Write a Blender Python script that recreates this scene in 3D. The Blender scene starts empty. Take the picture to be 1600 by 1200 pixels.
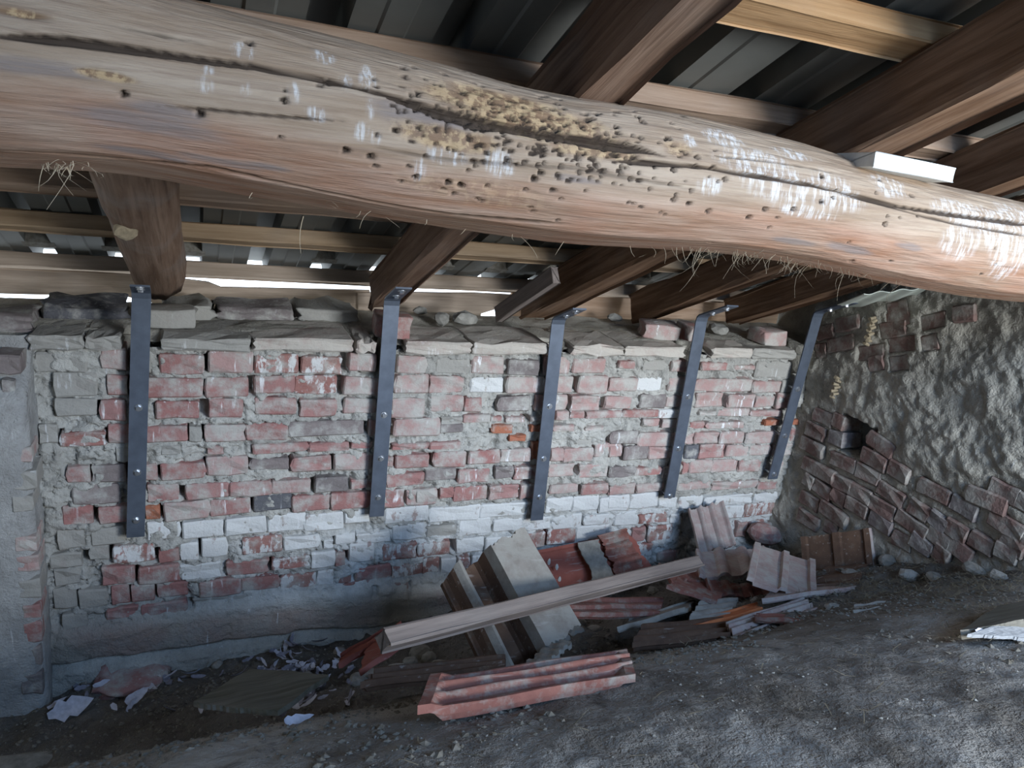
import bpy, bmesh, math, random
import numpy as np
from mathutils import Vector, Matrix

# ---------------------------------------------------------------- camera, world, light
F = 1200.0
N = np.array([-.3636, -.3134, .877]); N /= np.linalg.norm(N)
R = np.array([.924, -.003, .382]); R -= N * R.dot(N); R /= np.linalg.norm(R)
V = np.cross(N, R)
if V[1] < 0: V = -V
M = np.array([R, N, -V])            # camera (x right, y down, z forward) -> world (X along wall, Y into wall, Z up)
sc = bpy.context.scene
cd = bpy.data.cameras.new('camera'); cam = bpy.data.objects.new('camera', cd); sc.collection.objects.link(cam)
cd.sensor_width = 36; cd.lens = F / 1600 * 36; cd.clip_start = .02
cam.matrix_world = Matrix([[M[i, 0], -M[i, 1], -M[i, 2], 0] for i in range(3)] + [[0, 0, 0, 1]])
sc.camera = cam
wd = bpy.data.worlds.new('sky'); sc.world = wd; wd.use_nodes = True
wd.node_tree.nodes['Background'].inputs[0].default_value = (.80, .90, 1, 1)
wd.node_tree.nodes['Background'].inputs[1].default_value = 3.6
sc.view_settings.view_transform = 'Standard'; sc.view_settings.look = 'None'
sc.view_settings.exposure = -0.14; sc.view_settings.gamma = 1; sc.view_settings.use_curve_mapping = False
def area(name, loc, target, sx, sy, power, col, spread=180):
    l = bpy.data.lights.new(name, 'AREA'); l.spread = math.radians(spread); l.shape = 'RECTANGLE'; l.size = sx; l.size_y = sy; l.energy = power; l.color = col
    o = bpy.data.objects.new(name, l); sc.collection.objects.link(o); o.location = loc
    o.rotation_euler = (Vector(target) - Vector(loc)).to_track_quat('-Z', 'Y').to_euler(); return o
area('loft_opening_light', (2.12, -1.55, .15), (1.6, 2.4, -.85), .9, .8, 62, (.88, .94, 1.0), 96)
area('overhead_fill_light', (1.45, -1.0, .95), (1.25, 1.5, -1.15), 1.4, .7, 62, (.36, .60, 1.0))  # added blue fill under the closed roof, brightens the floor
area('left_fill_light', (-1.6, -.6, .15), (.7, 2.3, -1.1), .9, .7, 5, (.36, .60, 1.0))  # added weak blue fill from the left, where the shell is closed

# ---------------------------------------------------------------- helpers
rnd = random.Random(7); nr = np.random.RandomState(5)
C = sc.collection
def ray(px, py): return M @ np.array([(px - 800) / F, (py - 600) / F, 1.0])
def onY(px, py, Y): d = ray(px, py); return d * (Y / d[1])
def onX(px, py, X): d = ray(px, py); return d * (X / d[0])
SL = .466
def rz(Y, off=0.0): return -.62 + SL * (2.75 - Y) + off
def hsh(a, b, c, s):
    n = (a * 374761393 + b * 668265263 + c * 2147483647 // 7 * 0 + c * 1274126177 + s * 982451653) & 0xffffffff
    n = ((n ^ (n >> 13)) * 1274126177) & 0xffffffff
    n = n ^ (n >> 16)
    return (n & 0xffff) / 65535.0 * 2 - 1
def vn(x, y, z=0.0, seed=0):        # vectorised value noise -1..1
    x = np.asarray(x, float); y = np.asarray(y, float); z = np.asarray(z, float) + 0 * x
    xi = np.floor(x).astype(np.int64); yi = np.floor(y).astype(np.int64); zi = np.floor(z).astype(np.int64)
    fx = x - xi; fy = y - yi; fz = z - zi
    fx = fx * fx * (3 - 2 * fx); fy = fy * fy * (3 - 2 * fy); fz = fz * fz * (3 - 2 * fz)
    r = 0
    for i in (0, 1):
        for j in (0, 1):
            for k in (0, 1):
                w = (fx if i else 1 - fx) * (fy if j else 1 - fy) * (fz if k else 1 - fz)
                r = r + w * hsh(xi + i, yi + j, zi + k, seed)
    return r
def fbm(x, y, z=0.0, o=4, seed=0, g=.5):
    r = 0; a = 1; t = 0
    for i in range(o):
        r = r + a * vn(x * 2 ** i, y * 2 ** i, np.asarray(z) * 2 ** i, seed + i * 17); t += a; a *= g
    return r / t
def sstep(a, b, x): t = np.clip((x - a) / (b - a), 0, 1); return t * t * (3 - 2 * t)

def link(name, me, mat=None, parent=None, smooth=False):
    o = bpy.data.objects.new(name, me); C.objects.link(o)
    if mat is not None:
        me.materials.clear(); me.materials.append(mat)
    if smooth: me.polygons.foreach_set('use_smooth', [True] * len(me.polygons))
    if parent is not None: o.parent = parent
    return o
def mesh(vs, fs):
    me = bpy.data.meshes.new('mesh'); me.from_pydata([tuple(map(float, v)) for v in vs], [], [tuple(f) for f in fs]); me.update(); return me
def tag(o, label=None, cat=None, group=None, kind=None):
    if label: o['label'] = label
    if cat: o['category'] = cat
    if group: o['group'] = group
    if kind: o['kind'] = kind
    return o
def empty(name, loc):
    o = bpy.data.objects.new(name, None); C.objects.link(o); o.location = tuple(map(float, loc)); o.empty_display_size = .05
    return o
def frame(P, ax, side):             # matrix with x along ax, y towards side, z normal
    x = Vector(ax).normalized(); y = Vector(side); y = (y - x * y.dot(x)).normalized(); z = x.cross(y)
    m = Matrix([[x[i], y[i], z[i], float(P[i])] for i in range(3)] + [[0, 0, 0, 1]]); return m
def gridmesh(Pg):                   # Pg: (n, m, 3)
    n, m = Pg.shape[:2]; me = bpy.data.meshes.new('mesh')
    idx = np.arange(n * m).reshape(n, m)
    q = np.stack([idx[:-1, :-1], idx[1:, :-1], idx[1:, 1:], idx[:-1, 1:]], -1).reshape(-1, 4)
    me.vertices.add(n * m); me.vertices.foreach_set('co', Pg.reshape(-1))
    me.loops.add(q.size); me.loops.foreach_set('vertex_index', q.reshape(-1).astype(np.int32))
    me.polygons.add(len(q)); me.polygons.foreach_set('loop_start', np.arange(0, q.size, 4, dtype=np.int32))
    me.polygons.foreach_set('loop_total', np.full(len(q), 4, dtype=np.int32))
    me.update(calc_edges=True); me.validate(); return me
def vcol(me, name, arr):
    a = me.color_attributes.new(name, 'FLOAT_COLOR', 'POINT'); b = np.ones((len(me.vertices), 4)); b[:, :arr.shape[1]] = arr
    a.data.foreach_set('color', b.reshape(-1))
def rbox(dx, dy, dz, bev=.006, jit=.003, seed=0, segs=1, cuts=0):
    r = random.Random(seed); bm = bmesh.new(); bmesh.ops.create_cube(bm, size=1)
    for v in bm.verts: v.co = Vector((v.co.x * dx, v.co.y * dy, v.co.z * dz))
    if cuts: bmesh.ops.subdivide_edges(bm, edges=bm.edges[:], cuts=cuts, use_grid_fill=True)
    for v in bm.verts: v.co += Vector((r.uniform(-jit, jit), r.uniform(-jit, jit), r.uniform(-jit, jit)))
    if bev:
        e = [e for e in bm.edges if len(e.link_faces) == 2 and e.calc_face_angle(0) > .8]
        bmesh.ops.bevel(bm, geom=e, offset=bev, segments=segs, profile=.6, affect='EDGES')
    me = bpy.data.meshes.new('mesh'); bm.to_mesh(me); bm.free(); return me
def boxm(x0, x1, y0, y1, z0, z1):
    vs = [(x, y, z) for x in (x0, x1) for y in (y0, y1) for z in (z0, z1)]
    return vs, [(0, 1, 3, 2), (4, 6, 7, 5), (0, 4, 5, 1), (2, 3, 7, 6), (0, 2, 6, 4), (1, 5, 7, 3)]
def join(parts):
    V_, F_ = [], []
    for vs, fs in parts:
        o = len(V_); V_ += list(vs); F_ += [tuple(i + o for i in f) for f in fs]
    return V_, F_

# ---------------------------------------------------------------- materials
class NT:
    def __init__(s, name):
        s.m = bpy.data.materials.new(name); s.m.use_nodes = True; s.t = s.m.node_tree
        s.b = s.t.nodes['Principled BSDF']; s.b.inputs['Specular IOR Level'].default_value = .15; s.b.inputs['Roughness'].default_value = .9
        s.geo = None
    def n(s, k, **kw):
        x = s.t.nodes.new(k)
        for a, v in kw.items(): setattr(x, a, v)
        return x
    def l(s, a, b): s.t.links.new(a, b)
    def pos(s):
        if not s.geo: s.geo = s.n('ShaderNodeNewGeometry')
        return s.geo.outputs['Position']
    def obj(s): return s.n('ShaderNodeTexCoord').outputs['Object']
    def map(s, v, sc_, loc=(0, 0, 0)):
        m = s.n('ShaderNodeMapping'); m.inputs['Scale'].default_value = sc_; m.inputs['Location'].default_value = loc; s.l(v, m.inputs['Vector']); return m.outputs[0]
    def noise(s, v, sc_, det=4, rough=.55, dist=0):
        x = s.n('ShaderNodeTexNoise'); s.l(v, x.inputs['Vector']); x.inputs['Scale'].default_value = sc_
        x.inputs['Detail'].default_value = det; x.inputs['Roughness'].default_value = rough; x.inputs['Distortion'].default_value = dist; return x.outputs['Fac']
    def rng(s, v, a, b, c=0., d=1.):
        x = s.n('ShaderNodeMapRange'); s.l(v, x.inputs[0])
        for i, q in enumerate((a, b, c, d)): x.inputs[i + 1].default_value = q
        return x.outputs[0]
    def mix(s, f, a, b, bt='MIX'):
        x = s.n('ShaderNodeMix', data_type='RGBA', blend_type=bt)
        if isinstance(f, (int, float)): x.inputs[0].default_value = f
        else: s.l(f, x.inputs[0])
        for q, i in ((a, 6), (b, 7)):
            if isinstance(q, tuple): x.inputs[i].default_value = q + (1,) if len(q) == 3 else q
            else: s.l(q, x.inputs[i])
        return x.outputs[2]
    def math(s, op, a, b=0.):
        x = s.n('ShaderNodeMath', operation=op)
        for i, q in enumerate((a, b)):
            if isinstance(q, (int, float)): x.inputs[i].default_value = q
            else: s.l(q, x.inputs[i])
        return x.outputs[0]
    def bump(s, h, st, d=.01):
        x = s.n('ShaderNodeBump'); x.inputs['Strength'].default_value = st; x.inputs['Distance'].default_value = d; s.l(h, x.inputs['Height']); s.l(x.outputs[0], s.b.inputs['Normal'])
    def out(s, c): s.l(c, s.b.inputs['Base Color']); return s.m
    def attr(s, nm): x = s.n('ShaderNodeAttribute', attribute_name=nm); return x
    def rand(s): return s.n('ShaderNodeObjectInfo').outputs['Random']

MORT = (.46, .45, .415); WASH = (.66, .67, .66); DIRT = (.17, .15, .125)
def streaks(t, amount, lo=.62):      # white lime runs: narrow, tall marks
    p = t.pos()
    a = t.noise(t.map(p, (60, 60, 7)), 1, 3); b = t.noise(p, 5, 2)
    return t.math('MULTIPLY', t.rng(a, lo, lo + .07), t.rng(b, .48, .6, 0, amount))
def mat_brick(name, c1, c2, dust, wash, streak, dustc=MORT):
    t = NT(name); p = t.pos()
    c = t.mix(t.rand(), c1, c2)
    n1 = t.noise(p, 28, 5, .6); c = t.mix(t.rng(n1, .3, .75, 0, .55), c, tuple(x * .55 for x in c1), 'MIX')
    n2 = t.noise(p, 14, 6, .65); c = t.mix(t.rng(n2, .62 - dust * .45, .80 - dust * .4, 0, .9), c, dustc)
    if wash: 
        n3 = t.noise(t.map(p, (26, 26, 13)), 1, 6, .65); c = t.mix(t.rng(n3, .72 - wash * .42, .78 - wash * .42, 0, .92), c, WASH)
    c = t.mix(streaks(t, streak), c, (.8, .81, .82))
    n4 = t.noise(p, 90, 4, .6); t.bump(t.math('ADD', n4, t.math('MULTIPLY', n2, 1.5)), .55, .006)
    return t.out(c)
BM = {
 'r': mat_brick('brick_red', (.36, .175, .16), (.39, .225, .21), .42, 0, .8),
 'p': mat_brick('brick_pink', (.42, .265, .245), (.45, .31, .29), .5, 0, .9),
 'g': mat_brick('brick_grey', (.215, .19, .185), (.27, .225, .215), .35, 0, .5),
 'b': mat_brick('brick_blue_grey', (.12, .12, .13), (.15, .15, .165), .25, 0, .3),
 'o': mat_brick('brick_orange', (.44, .18, .11), (.40, .15, .09), .25, 0, .2),
 'm': mat_brick('brick_mortared', (.31, .275, .25), (.35, .315, .285), .9, 0, .5, (.36, .35, .32)),
 'w': mat_brick('brick_limewashed', (.42, .30, .28), (.45, .38, .36), .5, .9, .6),
 'x': mat_brick('brick_half_limewashed', (.34, .16, .14), (.38, .22, .19), .35, .52, .8),
 'c': mat_brick('coping_brick_dusty', (.42, .30, .27), (.46, .38, .34), .78, 0, .4, (.50, .47, .42)),
 'd': mat_brick('brick_dark_brown', (.19, .12, .10), (.25, .165, .145), .45, 0, .2, (.38, .36, .32)),
}
def mat_mortar(name, col, bandwash, dirt=.35, bs=.9):
    t = NT(name); p = t.pos()
    n1 = t.noise(p, 9, 6, .65); n2 = t.noise(p, 45, 5, .7); n3 = t.noise(p, 3, 4)
    c = t.mix(t.rng(n1, .3, .7), tuple(x * .72 for x in col), tuple(min(1, x * 1.18) for x in col))
    c = t.mix(t.rng(n2, .5, .75, 0, dirt), c, DIRT)
    c = t.mix(t.rng(n3, .5, .72, 0, dirt), c, tuple(x * .6 for x in col))
    if bandwash:
        s = t.n('ShaderNodeSeparateXYZ'); t.l(p, s.inputs[0])
        w = t.math('MULTIPLY', t.rng(s.outputs[2], -1.36, -1.40), t.rng(s.outputs[2], -1.78, -1.60))
        w = t.math('MULTIPLY', w, t.rng(s.outputs[0], -.2, .5, .1, 1.))
        w = t.math('MULTIPLY', w, t.rng(n1, .35, .55, .2, .85)); c = t.mix(w, c, WASH)
    if bandwash:
        w = t.math('MULTIPLY', t.rng(s.outputs[2], -1.64, -1.69), t.rng(s.outputs[2], -1.80, -1.77)); w = t.math('MULTIPLY', w, t.rng(n1, .3, .55, .3, .85))
        c = t.mix(w, c, t.mix(t.rng(n3, .45, .6), (.30, .275, .235), (.31, .225, .19)))
    c = t.mix(streaks(t, .6, .66), c, (.78, .79, .8))
    t.bump(t.math('ADD', t.math('MULTIPLY', n2, 1.), t.noise(p, 130, 3, .6)), bs, .006)
    return t.out(c)
M_MORT = mat_mortar('wall_mortar', MORT, True, .4, 1.)
M_PLAST = mat_mortar('rough_plaster', (.40, .375, .32), False, .5, 1.)
M_PIER = mat_mortar('pier_render', (.40, .40, .39), False, .4)
M_TOP = mat_mortar('wall_top_mortar', (.42, .40, .35), False, .35)

def mat_floor():
    t = NT('dusty_vault'); p = t.pos(); q = t.map(p, (1, .55, 1))
    n1 = t.noise(q, 3.2, 6, .62, .6); n2 = t.noise(q, 16, 6, .7, .4); n3 = t.noise(p, 70, 4, .7)
    c = t.mix(t.rng(n1, .35, .62), (.185, .165, .14), (.43, .41, .375))
    c = t.mix(t.rng(n2, .54, .70, 0, .8), c, (.08, .072, .06))
    c = t.mix(t.rng(n3, .62, .74, 0, .6), c, (.5, .49, .47))
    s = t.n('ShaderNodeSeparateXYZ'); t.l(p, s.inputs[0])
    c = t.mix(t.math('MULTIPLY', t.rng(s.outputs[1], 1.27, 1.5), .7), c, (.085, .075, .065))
    t.bump(t.math('ADD', t.math('MULTIPLY', n2, 2.), n3), 1., .01); return t.out(c)
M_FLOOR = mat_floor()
def mat_wood(name, c1, c2, dark=.5, grey=0., gs=1.):
    t = NT(name); p = t.obj(); r = t.rand()
    v = t.n('ShaderNodeVectorMath', operation='ADD'); t.l(p, v.inputs[0]); t.l(r, v.inputs[1]); p = v.outputs[0]
    n1 = t.noise(t.map(p, (1.2, 16, 16)), 3 * gs, 5, .6, .3); n2 = t.noise(t.map(p, (1, 40, 40)), 2.2 * gs, 4, .7); n3 = t.noise(p, 5, 4)
    c = t.mix(t.rng(n1, .35, .65), c1, c2)
    c = t.mix(t.rng(n2, .52, .75, 0, dark), c, tuple(x * .35 for x in c1))
    c = t.mix(t.rng(n3, .5, .7, 0, grey), c, (.27, .24, .22))
    t.bump(t.math('ADD', n2, n1), .5, .004); return t.out(c)
W_RAFT = mat_wood('old_brown_wood', (.15, .082, .046), (.28, .172, .108), .65, .15)
W_RAFT2 = mat_wood('grey_brown_rafter_wood', (.19, .115, .078), (.29, .195, .14), .5, .2)
W_LOG = mat_wood('bark_stripped_log', (.17, .105, .07), (.27, .185, .135), .65, .6)
W_BAT = mat_wood('batten_wood', (.25, .165, .11), (.35, .25, .18), .3, .2)
W_BATL = mat_wood('tan_batten_wood', (.33, .225, .135), (.43, .31, .20), .3, .2)
W_PALE = mat_wood('pale_batten_wood', (.33, .255, .19), (.43, .34, .265), .3, .2)
W_YEL = mat_wood('yellowish_batten_wood', (.33, .19, .09), (.43, .27, .14), .3, .1)
W_PLANK = mat_wood('grey_weathered_batten', (.19, .155, .14), (.27, .225, .20), .4, .4)
W_MOSS = mat_wood('mossy_board', (.10, .095, .07), (.17, .16, .13), .4, .4)
def mat_simple(name, c, rough=.8, var=.3, met=0., bs=.3, sc_=30, c2=None, spec=.2):
    t = NT(name); p = t.pos(); n = t.noise(p, sc_, 5, .6)
    t.b.inputs['Roughness'].default_value = rough; t.b.inputs['Metallic'].default_value = met; t.b.inputs['Specular IOR Level'].default_value = spec
    cc = t.mix(t.rng(n, .35, .7), c, c2 if c2 else tuple(x * (1 - var) for x in c)); t.bump(n, bs, .003); return t.out(cc)
M_STEEL = mat_simple('blued_steel', (.13, .155, .20), .5, .25, .55, .1, 22, None, .4)
M_BOLT = mat_simple('zinc_bolt', (.55, .58, .62), .35, .2, .9, .1, 60, None, .5)
M_SHEET = mat_simple('grey_metal_sheet', (.15, .15, .135), .55, .2, .05, .05, 6, None, .25)
M_WHITE = mat_simple('white_foam', (.72, .74, .72), .9, .12, 0, .4, 80)
M_SHEETW = mat_simple('dirty_white_sheet', (.40, .41, .42), .9, .35, 0, .9, 70)
M_FEATHER = mat_simple('feather_white', (.60, .60, .68), .9, .3, 0, .3, 60)
M_FEATHERG = mat_simple('feather_grey', (.27, .27, .33), .9, .4, 0, .3, 60)
M_STRAW = mat_simple('dry_straw', (.45, .37, .26), .9, .4)
M_STRAWD = mat_simple('dusty_straw', (.25, .215, .15), .9, .6)
M_DEBRIS = mat_simple('dark_debris', (.13, .115, .09), .95, .5, 0, .5, 50, (.26, .245, .215))
M_STONE = mat_simple('mortar_rubble', (.33, .32, .29), .95, .45, 0, .8, 30)
M_NEST = mat_simple('mud_nest', (.34, .28, .19), .95, .4, 0, .8, 60)
M_BOUGHY = mat_simple('pale_backlit_colour_sheet', (.78, .84, .74), .5, .15, 0, .1, 15)  # opaque; bright base colour stands in for light coming through the sheet
def mat_tile(name, c1, c2, dust, dc=(.30, .285, .255), sc_=16):
    t = NT(name); p = t.pos(); n1 = t.noise(p, 22, 5, .6); n2 = t.noise(p, sc_, 6, .7); n3 = t.noise(t.map(t.obj(), (6, 60, 60)), 1.5, 3)
    c = t.mix(t.rng(n1, .35, .7), c1, c2); c = t.mix(t.rng(n2, .66 - dust * .5, .78 - dust * .38, 0, .85), c, dc)
    c = t.mix(t.rng(n3, .62, .72, 0, .35), c, (.5, .47, .44))
    t.bump(t.math('ADD', n2, n1), .5, .004); return t.out(c)
T_RED = mat_tile('tile_red', (.33, .115, .09), (.27, .09, .07), .12)
T_PINK = mat_tile('tile_pink', (.28, .125, .10), (.20, .085, .07), .36)
T_PALE = mat_tile('tile_pale', (.40, .31, .29), (.33, .25, .235), .45, (.42, .40, .38))
T_BROWN = mat_tile('tile_brown', (.13, .08, .055), (.09, .055, .04), .2, (.17, .14, .11))
T_GREY = mat_tile('tile_grey', (.30, .27, .24), (.23, .205, .18), .5, (.34, .325, .29))
T_ORANGE = mat_tile('tile_orange', (.55, .19, .08), (.48, .15, .065), .05)

# ---------------------------------------------------------------- brick layout of the back wall (read as boxes, scale 5.333 per panel)
PAN = {'A': (50, 530), 'B': (350, 530), 'C': (650, 530), 'D': (950, 530), 'E': (50, 755), 'F': (350, 755), 'G': (650, 755), 'H': (950, 755)}
BR = {
'A': 'm40,110,460,275 p580,75,785,245 m850,110,990,280 r1065,130,1440,285 p1465,105,1840,275 m180,290,540,480 r625,300,795,460 r840,325,1430,480 r1450,320,1800,480 m200,500,545,640 r575,500,785,665 r1030,510,1400,650 r1480,500,1760,655 x240,770,620,885 r635,710,860,865 r880,720,1300,850 m1310,730,1415,850 p1440,705,1780,840 r1785,700,2130,835 m1080,880,1240,960 r1460,890,1600,960 r290,1050,480,1180 g500,1050,790,1190 r830,1040,1050,1170 r1080,1030,1440,1160 p1455,980,1800,1125 m60,720,220,870 m700,900,830,1020',
'E': 'g340,25,730,170 r960,10,1220,150 r1285,0,1640,120 r250,190,505,340 r560,190,810,320 o945,180,1065,290 p1100,150,1470,290 r1480,130,1820,260 m210,380,440,545 m490,380,780,520 w960,330,1230,470 w1250,310,1600,450 m150,580,420,700 m480,530,640,640 x680,510,1020,640 r1060,540,1230,645 w1240,500,1390,640 w1410,460,1620,610 r590,690,860,840 r890,680,1225,820 w1240,660,1580,790 m390,880,630,1030 r660,850,810,1000 r830,840,1030,980 r1050,830,1305,940 r1400,800,1740,930 m250,1080,460,1200 r620,1020,890,1110 r920,980,1290,1080 m1340,950,1640,1020 m990,1080,1240,1150 m180,720,400,850 m180,880,370,1040',
'B': 'x260,135,620,285 x650,145,985,285 p1040,120,1265,260 p1440,140,1680,280 r250,310,590,455 x590,310,935,455 p1000,320,1290,460 p1420,300,1700,445 p1705,300,1990,440 r260,490,600,620 r625,490,930,630 p1000,490,1270,610 p1400,500,1665,650 g540,680,1165,800 p1210,670,1380,800 p1410,660,1790,800 r240,870,690,945 r705,860,1040,930 r1060,850,1240,910 r1400,860,1700,910 r1710,850,1960,910 g225,990,540,1080 r565,980,890,1095 p920,960,1240,1090 r1340,980,1410,1060 r1425,960,1710,1070',
'F': 'r50,-20,395,90 p400,-30,720,70 g760,-50,1030,65 r1050,-40,1230,40 r1350,-80,1660,15 b245,90,560,225 r570,100,880,225 r895,70,1215,200 r1320,50,1500,190 r1520,40,1770,170 w10,280,350,415 w360,260,680,400 w680,250,995,385 w1000,230,1210,330 w1340,200,1700,320 w1705,195,2130,315 x150,440,490,580 w500,440,790,540 w830,460,910,530 w920,420,1090,500 w1100,410,1380,490 w1400,340,1670,460 r30,640,380,750 x400,610,710,700 w720,560,920,690 r930,570,1010,680 w1045,500,1250,640 x1320,500,1600,630 r145,780,460,880 x475,750,770,870 w780,720,910,840 x930,700,1060,830 r1095,690,1390,800 x1400,680,1650,770 m70,930,260,1010 m280,930,450,1040 r465,885,740,970 x965,820,1235,950 r1260,820,1530,920 r1540,800,1850,900',
'C': 'm170,160,450,290 p460,150,730,285 g765,170,1020,290 p1060,150,1280,290 p1300,160,1570,280 w450,320,730,440 p760,320,1065,450 p1085,310,1300,440 p1350,310,1590,450 p120,470,390,600 r400,490,540,600 g680,480,945,595 p990,460,1250,590 p1290,470,1530,590 p1560,470,1790,570 p390,620,620,685 r610,640,710,680 p740,640,900,685 p950,640,1150,680 p1160,600,1270,670 r1280,600,1400,660 r1405,590,1710,650 m200,640,380,700 g200,705,385,775 o630,710,800,775 o950,710,1040,765 p1140,710,1310,760 p1400,720,1560,755 p120,850,365,910 o770,800,910,850 m1340,820,1470,880 r150,940,415,1060 r430,930,690,1035 p700,915,950,1020 o960,860,1010,1000 p1110,910,1220,1005 p1230,900,1465,1010 p1480,870,1700,980 g80,1080,335,1180 r345,1080,610,1190 g650,1060,800,1150 r810,1050,1080,1150 p1100,1040,1315,1140 p1350,1040,1590,1150',
'G': 'p0,50,170,150 r185,25,300,110 r310,20,585,135 r600,10,850,120 r860,5,970,120 p1110,10,1340,80 r1370,0,1590,80 w540,160,950,270 w1080,120,1300,240 w1310,110,1520,230 w1530,110,1765,230 m80,350,330,430 w360,300,620,430 w640,290,880,390 w890,280,1120,380 w1140,270,1380,380 w1400,260,1600,340 x10,490,280,600 w340,460,560,570 w580,450,810,560 x830,410,1070,530 x1090,390,1320,500 w1340,350,1600,470 x60,620,190,740 w200,620,330,740 x340,610,440,730 x225,770,430,870 w460,600,640,720 w640,590,800,700',
'D': 'r80,180,210,240 m300,170,480,260 r520,180,660,270 r770,190,980,255 r1040,210,1220,250 m1240,190,1540,320 p0,320,240,430 w245,320,440,430 p490,320,640,430 p740,330,1190,430 p1195,350,1430,440 m1440,340,1530,450 g250,460,470,570 p480,470,600,560 p720,450,950,565 p980,460,1210,565 p1220,470,1380,560 p1400,450,1500,570 r120,590,410,650 w420,580,580,650 p750,590,890,625 p910,580,1170,640 r1190,590,1440,640 p280,660,420,720 p450,660,570,730 r670,680,790,735 p820,690,1120,740 o1300,670,1410,715 o1480,670,1600,715 g20,770,240,870 p255,780,550,890 p640,780,710,870 p715,770,910,860 p920,770,1120,870 p1140,770,1400,860 r1510,740,1590,850 p0,890,105,980 g120,890,325,1005 p335,900,530,990 b630,880,740,990 r760,880,965,990 p975,880,1160,970 p1160,880,1340,960 p1360,870,1520,960 g0,1060,215,1140 r225,1070,440,1130 p450,1060,510,1160 r610,1030,660,1120 p670,1010,855,1110 p865,1000,1070,1100 r1080,1000,1265,1100 p1380,1020,1450,1090',
'H': 'p0,10,220,90 p230,0,450,65 p570,-10,850,50 p870,-20,1230,40 r1240,-10,1400,50 w0,100,165,205 w180,90,410,205 w415,120,570,200 w590,110,780,210 w800,100,1200,180 w1210,80,1400,150 w60,240,240,350 x260,260,490,330 w510,250,580,320 w930,190,1120,290 x1140,170,1380,270 r190,370,300,480 x330,350,520,470 r1060,320,1140,440 x1150,310,1290,390 r1250,330,1430,480 x150,500,360,600 p400,560,560,650',
}
YW = 2.5
bricks = []
for k, s in BR.items():
    ox, oy = PAN[k]
    for w in s.split():
        a = [float(q) for q in w[1:].split(',')]
        x0, y0, x1, y1 = ox + a[0] * .1875, oy + a[1] * .1875, ox + a[2] * .1875, oy + a[3] * .1875
        c = onY((x0 + x1) / 2, (y0 + y1) / 2, YW); l = onY(x0, (y0 + y1) / 2, YW); r = onY(x1, (y0 + y1) / 2, YW)
        t = onY((x0 + x1) / 2, y0, YW); b = onY((x0 + x1) / 2, y1, YW)
        rot = math.atan2(r[2] - l[2], r[0] - l[0])
        bricks.append([w[0], c[0], c[2], r[0] - l[0], t[2] - b[2], max(-.04, min(.04, rot * .3))]); bricks[-1][4] *= 1.05
print('bricks', len(bricks))

# wall_back: mortar relief with recessed joints, wall body, top
X0, X1, Z0, Z1 = -.62, 2.60, -2.05, -.70
gx = np.arange(X0, X1, .0052); gz = np.arange(Z0, Z1 + .001, .0052)
GX, GZ = np.meshgrid(gx, gz, indexing='ij')
n1 = fbm(GX * 14, GZ * 20, 0, 4, 1); n2 = fbm(GX * 45, GZ * 60, 0, 3, 9); n3 = fbm(GX * 5, GZ * 6, 0, 3, 23)
rg_ = 1 - np.abs(fbm(GX * 24 + 5, GZ * 34, 0, 3, 88)) * 3
H = .003 + .015 * n1 + .009 * n2 + .007 * n3 - .014 * sstep(.72, .95, rg_)                     # towards the room is +
inb = np.zeros_like(H)
def win(x, z, hw, hh, m=.02):
    return slice(max(0, int((x - hw - m - X0) / .0052)), int((x + hw + m - X0) / .0052) + 2), slice(max(0, int((z - hh - m - Z0) / .0052)), int((z + hh + m - Z0) / .0052) + 2)
for code, x, z, w, h, rot in bricks:
    a, b = win(x, z, w / 2, h / 2)
    dx = np.abs(GX[a, b] - x) - w / 2 + .007 * n1[a, b]; dz = np.abs(GZ[a, b] - z) - h / 2 + .007 * n2[a, b] + .003
    inb[a, b] = np.maximum(inb[a, b], sstep(.002, -.007, np.maximum(dx, dz)))
smear = sstep(.20, .36, fbm(GX * 9 + 31, GZ * 11, 0, 4, 77) + .0 * n3)
H = H * (1 - inb) + inb * (-.016 + .010 * n2 + smear * .022)
H -= .022 * (1 - smear) * sstep(-.1, .5, fbm(GX * 20, GZ * 8, 0, 3, 51)) * (1 - inb)
# open perpends between neighbouring bricks
for code, x, z, w, h, rot in bricks:
    for c2, x2, z2, w2, h2, _ in bricks:
        if x2 > x and abs(z2 - z) < .022:
            g = (x2 - w2 / 2) - (x + w / 2)
            if -.003 < g < .032 and rnd.random() < (.34 if code in 'mw' or c2 in 'mw' else .78):
                gc = (x2 - w2 / 2 + x + w / 2) / 2; gw = max(.0065, g / 2 + .0045); hh = min(h, h2) / 2 * rnd.uniform(.7, 1.05)
                a, b = win(gc, (z + z2) / 2, gw, hh, .012)
                d = np.maximum(np.abs(GX[a, b] - gc + .004 * n1[a, b] * 2) - gw, np.abs(GZ[a, b] - (z + z2) / 2) - hh)
                H[a, b] = H[a, b] * (1 - sstep(.003, -.003, d)) - .065 * sstep(.003, -.003, d)
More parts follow.
